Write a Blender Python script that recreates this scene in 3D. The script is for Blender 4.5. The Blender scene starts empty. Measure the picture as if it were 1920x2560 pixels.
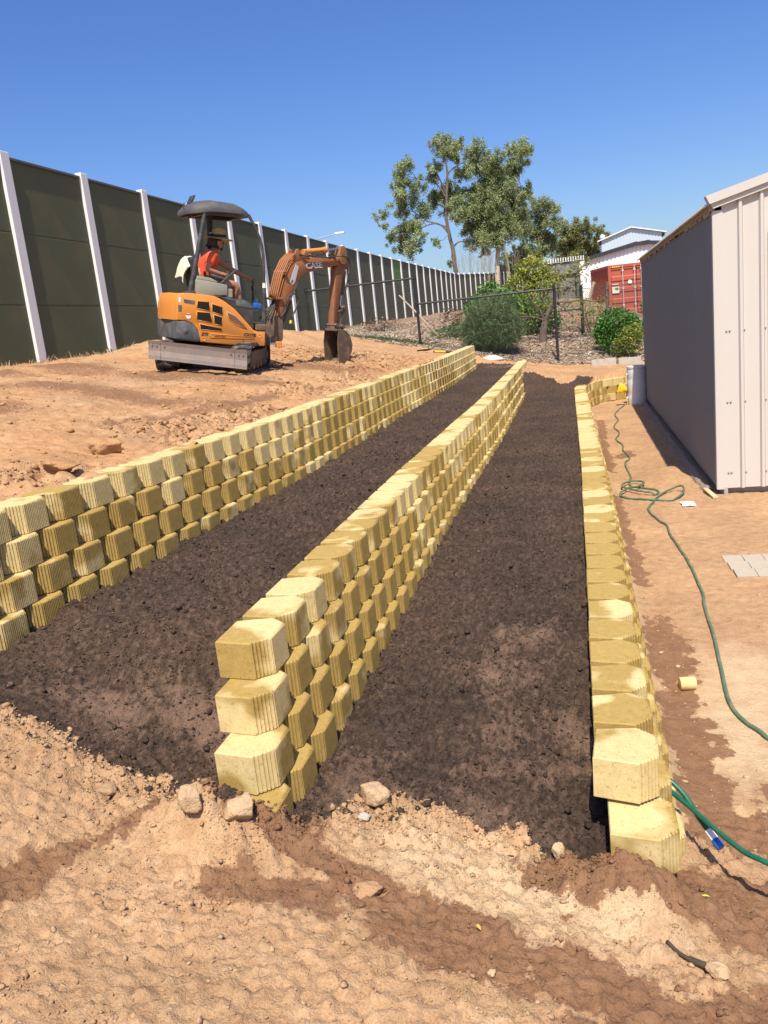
import bpy, bmesh, math, random
import numpy as np
from mathutils import Vector, Matrix

random.seed(7)
rng = np.random.default_rng(11)
scene = bpy.context.scene
COL = scene.collection

# ------------------------------------------------------------------ camera
cam_data = bpy.data.cameras.new("camera")
cam = bpy.data.objects.new("camera", cam_data)
COL.objects.link(cam)
cam_data.sensor_fit = 'VERTICAL'
cam_data.sensor_height = 24.0
cam_data.lens = 24.0 * 2071.0 / 2560.0
cam_data.clip_start = 0.05
cam_data.clip_end = 4000.0
cam.matrix_world = Matrix((
    (0.9700252, 0.0516664, 0.2374482, 0.0),
    (0.2196508, 0.2315486, -0.9477018, 0.0),
    (-0.1039452, 0.9714504, 0.2132594, 0.0),
    (0, 0, 0, 1)))
scene.camera = cam

# ------------------------------------------------------------------ sky and sun
SUN_ELEV = math.radians(57.6)
SUN_H = Vector((0.135, -0.991, 0.0))          # horizontal direction towards the sun
world = bpy.data.worlds.new("World")
scene.world = world
world.use_nodes = True
wn = world.node_tree.nodes
wl = world.node_tree.links
wn.clear()
sky = wn.new('ShaderNodeTexSky')
sky.sky_type = 'NISHITA'
sky.sun_disc = False
sky.sun_elevation = SUN_ELEV
sky.sun_rotation = math.atan2(SUN_H.x, SUN_H.y)
sky.air_density = 1.0
sky.dust_density = 1.6
sky.ozone_density = 6.0
sky.altitude = 0
bg = wn.new('ShaderNodeBackground')
bg.inputs['Strength'].default_value = 0.118
wo = wn.new('ShaderNodeOutputWorld')
hs = wn.new('ShaderNodeHueSaturation')
hs.inputs['Saturation'].default_value = 1.20
hs.inputs['Hue'].default_value = 0.514
wl.new(sky.outputs['Color'], hs.inputs['Color'])
wl.new(hs.outputs['Color'], bg.inputs['Color'])
wl.new(bg.outputs['Background'], wo.inputs['Surface'])

sun_data = bpy.data.lights.new("sun", 'SUN')
sun_data.energy = 4.9
sun_data.angle = math.radians(0.53)
sun_data.color = (1.0, 0.915, 0.78)
sun = bpy.data.objects.new("sun", sun_data)
COL.objects.link(sun)
to_sun = Vector((SUN_H.x * math.cos(SUN_ELEV), SUN_H.y * math.cos(SUN_ELEV), math.sin(SUN_ELEV)))
sun.rotation_euler = to_sun.to_track_quat('Z', 'Y').to_euler()
sun.location = (3, -6, 12)

scene.view_settings.view_transform = 'Standard'
scene.view_settings.look = 'None'
scene.view_settings.exposure = 0.47
scene.view_settings.gamma = 1.0
scene.view_settings.use_curve_mapping = False

# ------------------------------------------------------------------ helpers: objects
def tag(o, label=None, cat=None, group=None, kind=None):
    if label: o['label'] = label
    if cat: o['category'] = cat
    if group: o['group'] = group
    if kind: o['kind'] = kind
    return o

def link(name, me, mat=None, parent=None):
    o = bpy.data.objects.new(name, me)
    COL.objects.link(o)
    if mat is not None and me is not None:
        me.materials.append(mat)
    if parent is not None:
        o.parent = parent
    return o

def empty(name, loc=(0, 0, 0), label=None, cat=None, group=None):
    o = bpy.data.objects.new(name, None)
    o.empty_display_size = 0.1
    o.location = loc
    COL.objects.link(o)
    return tag(o, label, cat, group)

def mesh_arrays(name, V, F):
    """V (n,3) floats, F (m,k) ints; fast"""
    V = np.ascontiguousarray(V, dtype=np.float32)
    F = np.ascontiguousarray(F, dtype=np.int32)
    k = F.shape[1]
    me = bpy.data.meshes.new(name)
    me.vertices.add(len(V))
    me.vertices.foreach_set('co', V.ravel())
    me.loops.add(F.size)
    me.loops.foreach_set('vertex_index', F.ravel())
    me.polygons.add(len(F))
    me.polygons.foreach_set('loop_start', np.arange(0, F.size, k, dtype=np.int32))
    me.polygons.foreach_set('loop_total', np.full(len(F), k, dtype=np.int32))
    me.update(calc_edges=True)
    me.validate()
    return me

def fattr(me, name, values):
    a = me.attributes.new(name, 'FLOAT', 'POINT')
    a.data.foreach_set('value', np.ascontiguousarray(values, dtype=np.float32))

def smooth(me, on=True):
    me.polygons.foreach_set('use_smooth', np.full(len(me.polygons), on))

class MB:
    """collects simple shapes into one mesh"""
    def __init__(s):
        s.v = []; s.f = []
    def add(s, V, F):
        b = len(s.v)
        s.v += [tuple(map(float, p)) for p in V]
        s.f += [tuple(i + b for i in q) for q in F]
        return s
    def box(s, c, size, M=None):
        hx, hy, hz = size[0] / 2, size[1] / 2, size[2] / 2
        V = [Vector((x * hx, y * hy, z * hz)) for x in (-1, 1) for y in (-1, 1) for z in (-1, 1)]
        if M is not None: V = [M @ v for v in V]
        V = [v + Vector(c) for v in V]
        return s.add(V, [(0, 1, 3, 2), (4, 6, 7, 5), (0, 4, 5, 1), (2, 3, 7, 6), (0, 2, 6, 4), (1, 5, 7, 3)])
    def bbox(s, c, size, b=0.01, M=None):
        """box with bevelled edges"""
        bm = bmesh.new()
        bmesh.ops.create_cube(bm, size=1.0)
        for v in bm.verts: v.co = Vector((v.co.x * size[0], v.co.y * size[1], v.co.z * size[2]))
        bmesh.ops.bevel(bm, geom=bm.edges[:], offset=b, segments=2, affect='EDGES', profile=0.6)
        bm.verts.ensure_lookup_table()
        V = [v.co.copy() for v in bm.verts]
        if M is not None: V = [M @ v for v in V]
        V = [v + Vector(c) for v in V]
        F = [[v.index for v in f.verts] for f in bm.faces]
        bm.free()
        return s.add(V, F)
    def tube(s, pts, r, n=8, caps=True):
        pts = [Vector(p) for p in pts]
        m = len(pts)
        rs = r if hasattr(r, '__len__') else [r] * m
        T = []
        for i in range(m):
            a = pts[max(0, i - 1)]; b = pts[min(m - 1, i + 1)]
            t = (b - a)
            T.append(t.normalized() if t.length > 1e-9 else Vector((0, 0, 1)))
        up = Vector((0, 0, 1)) if abs(T[0].z) < 0.9 else Vector((1, 0, 0))
        nrm = (up - T[0] * up.dot(T[0])).normalized()
        V = []
        for i in range(m):
            nrm = (nrm - T[i] * nrm.dot(T[i]))
            nrm = nrm.normalized() if nrm.length > 1e-6 else T[i].orthogonal().normalized()
            bi = T[i].cross(nrm)
            for k in range(n):
                a = 2 * math.pi * k / n
                V.append(pts[i] + (nrm * math.cos(a) + bi * math.sin(a)) * rs[i])
        F = []
        for i in range(m - 1):
            for k in range(n):
                F.append((i * n + k, i * n + (k + 1) % n, (i + 1) * n + (k + 1) % n, (i + 1) * n + k))
        if caps:
            F.append(tuple(range(n - 1, -1, -1)))
            F.append(tuple((m - 1) * n + k for k in range(n)))
        return s.add(V, F)
    def slab(s, outline, y0, y1, bevel=0.0, M=None, hole=None):
        """outline in (x,z), extruded along y from y0 to y1, with bevelled rims"""
        P = [Vector((p[0], p[1])) for p in outline]
        n = len(P)
        area = sum(P[i].x * P[(i + 1) % n].y - P[(i + 1) % n].x * P[i].y for i in range(n))
        sg = 1 if area > 0 else -1
        def inset(d):
            out = []
            for i in range(n):
                e1 = (P[i] - P[i - 1]).normalized(); e2 = (P[(i + 1) % n] - P[i]).normalized()
                n1 = Vector((-e1.y, e1.x)) * sg; n2 = Vector((-e2.y, e2.x)) * sg
                b = n1 + n2
                k = max(0.35, b.length / 2)
                out.append(P[i] + b.normalized() * d / k)
            return out
        if bevel > 0:
            I = inset(bevel); h = inset(bevel * 0.3)
            ya, yb = (y0, y1) if y0 < y1 else (y1, y0)
            rings = [(I, ya), (h, ya + bevel * 0.3), (P, ya + bevel), (P, yb - bevel), (h, yb - bevel * 0.3), (I, yb)]
        else:
            rings = [(P, min(y0, y1)), (P, max(y0, y1))]
        V = []
        for R, y in rings:
            V += [Vector((p.x, y, p.y)) for p in R]
        F = []
        for j in range(len(rings) - 1):
            for i in range(n):
                F.append((j * n + i, j * n + (i + 1) % n, (j + 1) * n + (i + 1) % n, (j + 1) * n + i))
        F.append(tuple(range(n - 1, -1, -1)))
        F.append(tuple((len(rings) - 1) * n + i for i in range(n)))
        if M is not None: V = [M @ v for v in V]
        return s.add(V, F)
    def lathe(s, prof, n=24, M=None, c=(0, 0, 0)):
        V = []
        for r, z in prof:
            for k in range(n):
                a = 2 * math.pi * k / n
                V.append(Vector((r * math.cos(a), r * math.sin(a), z)))
        F = []
        for i in range(len(prof) - 1):
            for k in range(n):
                F.append((i * n + k, i * n + (k + 1) % n, (i + 1) * n + (k + 1) % n, (i + 1) * n + k))
        F.append(tuple(range(n - 1, -1, -1)))
        F.append(tuple((len(prof) - 1) * n + k for k in range(n)))
        if M is not None: V = [M @ v for v in V]
        V = [v + Vector(c) for v in V]
        return s.add(V, F)
    def mesh(s, name, sm=False, fix=True):
        me = bpy.data.meshes.new(name)
        me.from_pydata(s.v, [], s.f)
        if fix:
            bm = bmesh.new(); bm.from_mesh(me)
            bmesh.ops.recalc_face_normals(bm, faces=bm.faces[:])
            bm.to_mesh(me); bm.free()
        if sm: smooth(me)
        return me
    def build(s, name, mat, parent=None, sm=False, auto=None):
        me = s.mesh(name, sm or auto is not None)
        o = link(name, me, mat, parent)
        if auto is not None:
            try: me.set_sharp_from_angle(angle=math.radians(auto))
            except Exception: pass
        return o

def rotz(a): return Matrix.Rotation(a, 3, 'Z')
def rotx(a): return Matrix.Rotation(a, 3, 'X')
def roty(a): return Matrix.Rotation(a, 3, 'Y')

def copy_tree(o, parent=None):
    c = o.copy(); COL.objects.link(c); c.parent = parent
    for ch in list(o.children): copy_tree(ch, c)
    return c

def text_part(name, body, size, mat, parent, M, depth=0.002, shear=0.0, bold=0.0):
    cu = bpy.data.curves.new(name, 'FONT')
    cu.body = body; cu.size = size; cu.extrude = depth; cu.offset = bold; cu.shear = shear
    cu.resolution_u = 3
    cu.align_x = 'LEFT'
    t = bpy.data.objects.new(name + '_tmp', cu); COL.objects.link(t)
    dg = bpy.context.evaluated_depsgraph_get()
    me = bpy.data.meshes.new_from_object(t.evaluated_get(dg))
    bpy.data.objects.remove(t)
    me.transform(M)
    me.materials.clear()
    return link(name, me, mat, parent)

# ------------------------------------------------------------------ helpers: noise
def _hash(ix, iy, seed):
    h = (ix * 374761393 + iy * 668265263 + seed * 1442695041) & 0xFFFFFFFF
    h = ((h ^ (h >> 13)) * 1274126177) & 0xFFFFFFFF
    return (h ^ (h >> 16)) & 0xFFFFFFFF

def pn(x, y, seed=0):
    x = np.asarray(x, float); y = np.asarray(y, float)
    ix = np.floor(x).astype(np.int64); iy = np.floor(y).astype(np.int64)
    fx = x - ix; fy = y - iy
    def g(dx, dy):
        a = _hash(ix + dx, iy + dy, seed) / 4294967296.0 * 2 * np.pi
        return np.cos(a) * (fx - dx) + np.sin(a) * (fy - dy)
    u = fx * fx * fx * (fx * (fx * 6 - 15) + 10); v = fy * fy * fy * (fy * (fy * 6 - 15) + 10)
    a = g(0, 0) * (1 - u) + g(1, 0) * u
    b = g(0, 1) * (1 - u) + g(1, 1) * u
    return (a * (1 - v) + b * v) * 1.4

def fbm(x, y, s, octv=3, seed=0, gain=0.5):
    r = 0; a = 1.0; k = 1.0 / s
    for i in range(octv):
        r = r + a * pn(x * k + 17.3 * i, y * k - 9.1 * i, seed + i)
        a *= gain; k *= 2.03
    return r

def sstep(a, b, x):
    t = np.clip((x - a) / (b - a), 0, 1)
    return t * t * (3 - 2 * t)

# ------------------------------------------------------------------ helpers: materials
def new_mat(name):
    m = bpy.data.materials.new(name); m.use_nodes = True
    nt = m.node_tree
    b = nt.nodes['Principled BSDF']
    return m, nt, b

def N(nt, kind, **kw):
    n = nt.nodes.new(kind)
    for k, v in kw.items():
        if k in n.inputs.keys(): n.inputs[k].default_value = v
        else: setattr(n, k, v)
    return n

def noise_node(nt, scale, detail=4, rough=0.55, vec=None):
    n = N(nt, 'ShaderNodeTexNoise', Scale=scale, Detail=detail, Roughness=rough)
    if vec is not None: nt.links.new(vec, n.inputs['Vector'])
    return n

def ramp(nt, src, stops):
    r = nt.nodes.new('ShaderNodeValToRGB')
    el = r.color_ramp.elements
    while len(el) < len(stops): el.new(0.5)
    for e, (p, c) in zip(el, stops):
        e.position = p
        e.color = (*c, 1) if hasattr(c, '__len__') else (c, c, c, 1)
    nt.links.new(src, r.inputs['Fac'])
    return r

def mixc(nt, fac, a, b, mode='MIX'):
    m = nt.nodes.new('ShaderNodeMix'); m.data_type = 'RGBA'; m.blend_type = mode
    for sock, val in ((m.inputs[0], fac), (m.inputs[6], a), (m.inputs[7], b)):
        if isinstance(val, (int, float)): sock.default_value = val
        elif isinstance(val, tuple): sock.default_value = (*val, 1) if len(val) == 3 else val
        else: nt.links.new(val, sock)
    return m.outputs[2]

def math_node(nt, op, a, b=None):
    m = nt.nodes.new('ShaderNodeMath'); m.operation = op
    for i, val in enumerate((a, b)):
        if val is None: continue
        if isinstance(val, (int, float)): m.inputs[i].default_value = val
        else: nt.links.new(val, m.inputs[i])
    return m.outputs[0]

def bump(nt, b, height, strength, dist=0.01):
    bn = nt.nodes.new('ShaderNodeBump')
    bn.inputs['Strength'].default_value = strength
    bn.inputs['Distance'].default_value = dist
    nt.links.new(height, bn.inputs['Height'])
    nt.links.new(bn.outputs['Normal'], b.inputs['Normal'])
    return bn

def pos(nt):
    return nt.nodes.new('ShaderNodeNewGeometry').outputs['Position']

def objco(nt):
    return nt.nodes.new('ShaderNodeTexCoord').outputs['Object']

def worn(name, col, rough=0.55, metal=0.0, dirt=(0.28, 0.17, 0.1), dirt_amt=0.35, scale=6.0, var=0.12, fine=60.0, bstr=0.1, spec=0.4):
    """painted or plain surface with blotchy dust, fine speckle and a faint relief"""
    m, nt, b = new_mat(name)
    p = objco(nt)
    n1 = noise_node(nt, scale, 6, 0.62, p)
    n2 = noise_node(nt, fine, 3, 0.6, p)
    lo = tuple(c * (1 - var) for c in col); hi = tuple(min(1, c * (1 + var)) for c in col)
    base = ramp(nt, n2.outputs['Fac'], [(0.3, lo), (0.7, hi)])
    dm = ramp(nt, n1.outputs['Fac'], [(0.48, 0.0), (0.72, dirt_amt)])
    c = mixc(nt, dm.outputs['Color'], base.outputs['Color'], dirt)
    nt.links.new(c, b.inputs['Base Color'])
    rr = ramp(nt, n1.outputs['Fac'], [(0.3, rough * 0.85), (0.75, min(1, rough * 1.35))])
    nt.links.new(rr.outputs['Color'], b.inputs['Roughness'])
    b.inputs['Metallic'].default_value = metal
    b.inputs['Specular IOR Level'].default_value = spec
    bump(nt, b, n2.outputs['Fac'], bstr, 0.004)
    return m
# ================================================================== GROUND
K = 0.77
XL = ([1.0, 3.3, 4.6, 6.9, 9, 12, 16, 19.5, 22.7], [-2.74, -2.70, -2.63, -2.525, -2.53, -2.555, -2.53, -2.60, -2.70])
XM = ([1.0, 2.5, 6, 9.3, 11.2, 14, 18, 21.7], [-1.205, -1.205, -1.232, -1.215, -1.19, -1.205, -1.23, -1.265])
def xl(y): return np.interp(y, *XL)
def xm(y): return np.interp(y, *XM)
RW = [(0.205, 2.69), (0.20, 6.0), (0.19, 9.0), (0.15, 13.0), (0.115, 16.3), (0.11, 17.35), (0.16, 17.9), (0.30, 18.4), (0.58, 18.78), (1.02, 19.03), (1.75, 19.25)]
def xr(y): return np.interp(y, [1.5, 6, 9, 13, 16.3, 17.6], [0.205, 0.20, 0.19, 0.15, 0.115, 0.11])
def yr(x): return np.interp(x, [0.0, 0.11, 0.30, 0.58, 1.02, 1.75, 6.0], [17.5, 17.6, 18.5, 18.9, 19.13, 19.35, 19.9])

ZT_L, ZT_M, ZT_R = -0.647, -1.106, -1.54          # tops of the three walls
CH = 0.154                                         # course height
SETB = 0.0385                                      # each course steps forward below the one above

BACK = np.array([
    (-9.4, 18, .10), (-7, 18, .0), (-5, 18, -.33), (-3.0, 18, -.62),
    (-9.4, 23, .13), (-7.3, 22.9, .10), (-4.2, 22.9, -.56), (-2.9, 23.0, -.80), (-2.4, 24.0, -.98), (-.53, 22.9, -1.36), (1.2, 23.5, -1.42), (3, 23, -1.5),
    (0.6, 20.5, -1.52), (2.5, 20.5, -1.55), (-0.6, 20.5, -1.50), (-2.0, 22.6, -1.16), (-1.3, 22.6, -1.22), (5, 21, -1.6), (5, 25, -1.5),
    (-1, 25, -.80), (.17, 27, -.78), (-.3, 29.5, .0), (-.5, 32, .45), (.3, 32, .40), (1.6, 28, -1.1), (2.6, 36, -.9), (2.3, 40, -.9), (5, 32, -1.2),
    (-5.5, 29, .0), (-4, 36, .35), (-9.4, 36, .2), (-9.4, 50, .3), (0, 40, .45), (-3, 50, .9), (8, 45, -.6), (12, 30, -1.5), (12, 60, 0),
    (-9.4, 70, .38), (-6, 116, 2.1), (0, 80, 1.6), (5, 62, .8), (14, 80, 1.0), (-16, 60, .2), (-16, 30, 0.0), (-14, 100, 1.2)])
def _tps(P):
    n = len(P)
    d = np.hypot(P[:, None, 0] - P[None, :, 0], P[:, None, 1] - P[None, :, 1])
    A = np.zeros((n + 3, n + 3))
    A[:n, :n] = np.where(d > 0, d, 0) + np.eye(n) * -0.3      # linear kernel, slightly smoothed
    A[:n, n] = 1; A[:n, n + 1] = P[:, 0]; A[:n, n + 2] = P[:, 1]
    A[n:, :n] = A[:n, n:].T
    b = np.zeros(n + 3); b[:n] = P[:, 2]
    return np.linalg.solve(A, b)
_TW = _tps(BACK)
def back_h(x, y):
    x = np.asarray(x, float); y = np.asarray(y, float)
    r = _TW[-3] + _TW[-2] * x + _TW[-1] * y
    for (px, py, _), w in zip(BACK, _TW):
        r = r + w * np.sqrt((x - px) ** 2 + (y - py) ** 2 + 0.05)
    return r

B1 = ([-4.2, -2.5, -2.25, -2.03, -1.87, -1.77, -1.61, -1.36, -1.2, -1.1], [2.62, 2.60, 2.55, 2.59, 2.50, 2.52, 2.54, 2.49, 2.36, 2.30])
B2 = ([-1.25, -1.05, -.98, -.93, -.82, -.6, -.37, -.2, 0.0, .3], [2.36, 2.43, 2.53, 2.66, 2.74, 2.72, 2.70, 2.59, 2.60, 2.6])

def region(x, y):
    """0 upper yard, 1 upper bed, 2 lower bed, 3 shed side"""
    shed = ((x > xr(y) - 0.09) & (y < yr(x) + 0.02)) & (x > -0.05)
    r = np.where(x < xl(y) - 0.06, 0, np.where(x < xm(y) - 0.06, 1, 2))
    r = np.where(shed, 3, r)
    return r

def base_h(x, y):
    x = np.asarray(x, float); y = np.asarray(y, float)
    dirt = -1.62 - 0.167 * np.clip(x, -3.2, 1.2) - 0.10 * np.clip(y, -3, 4) + 0.20 * sstep(1.55, 2.5, -x) * sstep(1.2, 2.4, y)
    # upper yard
    up = np.interp(x, [-30, -9.33, -7, -5.8, -5.09, -4.3, -2.9, -2.5], [.1, .06, .0, -.20, -.30, -.41, -.655, -.70])
    up = np.where(y < 3.0, up - 0.10 * np.clip(3.0 - y, 0, 5), up)
    # upper bed
    lead = np.interp(x, *B1)
    t = sstep(0.0, 0.75, y - lead - np.clip((x + 2.6) * 0.25, 0, .3) + 0.12)
    t1 = dirt * (1 - t) + np.interp(y, [2.5, 3.5], [-1.285, -1.205]) * t
    t = sstep(0.0, 1.1, y - np.interp(x, *B2) + 0.05)
    low = np.interp(y, [2.5, 4.2, 7.3, 18], [-1.70, -1.69, -1.648, -1.64])
    t2 = dirt * (1 - t) + low * t
    sh = dirt + (-2.005 - dirt) * sstep(2.4, 4.6, y)
    rg = region(x, y)
    z = np.select([rg == 0, rg == 1, rg == 2], [up, t1, t2], sh)
    b = back_h(x, y)
    wb = np.where(rg == 0, sstep(15, 22, y), np.where(rg == 1, sstep(21.2, 22.4, y), np.where(rg == 2, sstep(17.2, 19.5, y), sstep(19.4, 19.8, y))))
    front = (rg != 0) & (y < 2.3)
    z = np.where(front, dirt, z)
    return z * (1 - wb) + b * wb

def mulch_mask(x, y):
    """>0 where the dark mulch lies"""
    n = fbm(x, y, 0.22, 3, 5) * 0.10 + fbm(x, y, 0.05, 2, 9) * 0.03
    rg = region(x, y)
    m1 = np.minimum(y - np.interp(x, *B1), 21.9 - y)
    m2 = np.minimum(y - np.interp(x, *B2), 18.6 - 0.25 * (x + .6) - y + fbm(x, y, 0.8, 2, 4) * .5)
    m = np.where(rg == 1, m1, np.where(rg == 2, m2, -1.0))
    return m + n

def ground_h(x, y):
    z = base_h(x, y)
    rg = region(x, y)
    mm = mulch_mask(x, y)
    ismul = sstep(-0.03, 0.05, mm)
    lump = fbm(x, y, 0.34, 3, 21)
    clod = np.abs(fbm(x, y, 0.085, 3, 31, 0.6))
    fine = fbm(x, y, 0.03, 2, 41)
    edge = np.exp(-(np.minimum(np.abs(mm), 2) / 0.22) ** 2) * (y < 4) * (mm < 0.1)
    rough_fg = 0.019 + 0.026 * edge
    zd = lump * (0.013 + 0.02 * edge) + (clod - 0.2) * rough_fg * 1.5 + fine * 0.0095 + fbm(x, y, 0.017, 1, 47) * 0.0045 + np.maximum(fbm(x, y, 0.05, 2, 49) - .25, 0) * .012
    # rough turned soil in the upper yard beside the wall
    near_wall = np.exp(-((x - xl(y) + 0.62) / 0.42) ** 2) * sstep(1.5, 3, y) * (1 - sstep(12, 17, y))
    patch = sstep(-.25, .35, fbm(x, y, 1.1, 2, 77))
    yl = fbm(x, y, 0.9, 3, 51) * 0.035 + (np.abs(fbm(x, y, 0.19, 2, 33, .6)) - .2) * (0.03 + 0.11 * near_wall * patch) + lump * 0.02
    far_rub = np.exp(-(((x + 4.2) / 1.6) ** 2 + ((y - 14.6) / 1.6) ** 2))
    yl = yl + far_rub * (np.abs(fbm(x, y, .3, 2, 35)) * .16 + .06)
    berm = np.exp(-((x + 7.3) / 1.5) ** 2) * sstep(12.5, 15, y) * (1 - sstep(22, 26, y))
    yl = yl + berm * 0.18 * (1 + fbm(x, y, 1.5, 2, 63))
    zs = lump * 0.010 + fbm(x, y, 1.3, 2, 91) * 0.012 + fine * 0.002 + (clod - .2) * 0.006
    zm = lump * 0.022 + fbm(x, y, 0.14, 2, 37) * 0.014 + (clod - .2) * 0.040 + fine * 0.008 + fbm(x, y, 0.014, 1, 44) * 0.004
    zb = lump * 0.03 + clod * 0.03
    d = np.select([rg == 0, (rg == 3) & (y > 3.2)], [yl, zs], zd)
    d = np.where(y > 22.5, zb, d)
    d = d * (1 - ismul) + zm * ismul
    # sandy fillet along the foot of the right-hand wall
    foot = np.exp(-((x - xr(y) - 0.06) / 0.06) ** 2) * ((rg == 3) & (y > 3.0) & (y < 17.5))
    # heap of soil against the near end of the middle and right-hand walls
    heap = 0.175 * np.exp(-(((x + 1.27) / .24) ** 2 + ((y - 2.33) / .15) ** 2)) + 0.13 * np.exp(-(((x - .12) / .16) ** 2 + ((y - 2.40) / .12) ** 2)) + 0.03 * np.exp(-(((x + .1) / .3) ** 2 + ((y - 2.5) / .16) ** 2))
    # lip of pushed-up dirt in front of the upper bed
    lip = 0.06 * np.exp(-(((x + 2.10) / .3) ** 2 + ((y - 2.52) / .14) ** 2))
    return z + d + foot * 0.05 + np.where(rg == 0, 0, heap + lip)

def capsules(x, y, L):
    r = np.full(np.shape(x), -1.0)
    for x1, y1, x2, y2, w in L:
        dx, dy = x2 - x1, y2 - y1
        t = np.clip(((x - x1) * dx + (y - y1) * dy) / (dx * dx + dy * dy + 1e-9), 0, 1)
        d = np.hypot(x - x1 - t * dx, y - y1 - t * dy)
        r = np.maximum(r, 1 - d / w)
    return r
WET = [(-1.78, 1.72, -1.73, 1.95, .09), (-1.73, 1.95, -1.62, 2.2, .075), (-1.62, 2.2, -1.46, 2.46, .07), (-1.16, 2.09, -.85, 2.09, .12),
       (-1.05, 2.31, -.75, 2.24, .08), (-.72, 2.16, -.45, 2.08, .17), (-.45, 2.08, 0, 1.97, .17), (0, 1.99, .6, 1.92, .17), (-.05, 2.44, .6, 2.58, .24),
       (.1, 2.36, .7, 2.45, .14), (-.1, 1.80, .5, 1.72, .10), (-.1, 1.6, .4, 1.5, .15), (.40, 3.0, .42, 5.3, .16), (.36, 6, .30, 9, .08), (.55, 11.5, .62, 11.9, .16), (-1.25, 2.36, -1.05, 2.42, .14),
       (.45, 2.9, .8, 3.2, .2), (.3, 10.5, .32, 15.5, .09)]
STAIN = [(-7.2, 10.6, -5.2, 9.6, .9), (-5.6, 8.2, -4.0, 7.6, .7), (-5.6, 10.3, -3.6, 9.9, .7), (-4.9, 12, -3.6, 12.6, .9), (-8.0, 9.3, -6.5, 8.8, .5), (-3.6, 6.0, -3.3, 8.5, .25), (-6.2, 6.5, -4.8, 6.2, .5)]

# --- materials of the ground
def mat_dirt():
    m, nt, b = new_mat("dirt")
    p = pos(nt)
    big = noise_node(nt, 1.7, 5, 0.6, p); mid = noise_node(nt, 14, 6, 0.65, p); fin = noise_node(nt, 130, 4, 0.7, p)
    tone = N(nt, 'ShaderNodeAttribute', attribute_name='tone').outputs['Fac']
    wet = N(nt, 'ShaderNodeAttribute', attribute_name='wet').outputs['Fac']
    pale = N(nt, 'ShaderNodeAttribute', attribute_name='pale').outputs['Fac']
    tan = ramp(nt, mid.outputs['Fac'], [(0.25, (.35, .215, .120)), (0.5, (.45, .297, .168)), (0.75, (.53, .37, .225))])
    ora = ramp(nt, mid.outputs['Fac'], [(0.25, (.34, .165, .075)), (0.5, (.46, .268, .132)), (0.75, (.53, .342, .185))])
    c = mixc(nt, tone, tan.outputs['Color'], ora.outputs['Color'])
    blot = ramp(nt, big.outputs['Fac'], [(0.35, (.86, .82, .80)), (0.65, (1.08, 1.05, 1.02))])
    c = mixc(nt, 1.0, c, blot.outputs['Color'], 'MULTIPLY')
    c = mixc(nt, pale, c, (.60, .45, .28))
    spk = ramp(nt, fin.outputs['Fac'], [(0.30, (.70, .66, .62)), (0.5, (1, 1, 1)), (0.74, (1.18, 1.16, 1.14))])
    c = mixc(nt, 0.8, c, spk.outputs['Color'], 'MULTIPLY')
    # wet patches with broken edges
    w = math_node(nt, 'ADD', wet, math_node(nt, 'MULTIPLY', math_node(nt, 'SUBTRACT', mid.outputs['Fac'], 0.5), 0.9))
    w = math_node(nt, 'ADD', w, math_node(nt, 'MULTIPLY', math_node(nt, 'SUBTRACT', fin.outputs['Fac'], 0.5), 0.55))
    m2 = noise_node(nt, 42, 4, 0.65, p)
    w = math_node(nt, 'ADD', w, math_node(nt, 'MULTIPLY', math_node(nt, 'SUBTRACT', m2.outputs['Fac'], 0.5), 0.9))
    wf = ramp(nt, w, [(0.20, 0.0), (0.32, 1.0)])
    wc = ramp(nt, mid.outputs['Fac'], [(0.3, (.20, .104, .056)), (0.7, (.285, .160, .086))])
    c = mixc(nt, wf.outputs['Color'], c, mixc(nt, 0.6, wc.outputs['Color'], spk.outputs['Color'], 'MULTIPLY'))
    nt.links.new(c, b.inputs['Base Color'])
    b.inputs['Roughness'].default_value = 0.95
    b.inputs['Specular IOR Level'].default_value = 0.15
    h = math_node(nt, 'ADD', math_node(nt, 'ADD', math_node(nt, 'MULTIPLY', mid.outputs['Fac'], .8), math_node(nt, 'MULTIPLY', m2.outputs['Fac'], .7)), math_node(nt, 'MULTIPLY', fin.outputs['Fac'], 0.45))
    bump(nt, b, h, 0.9, 0.016)
    return m

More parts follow.
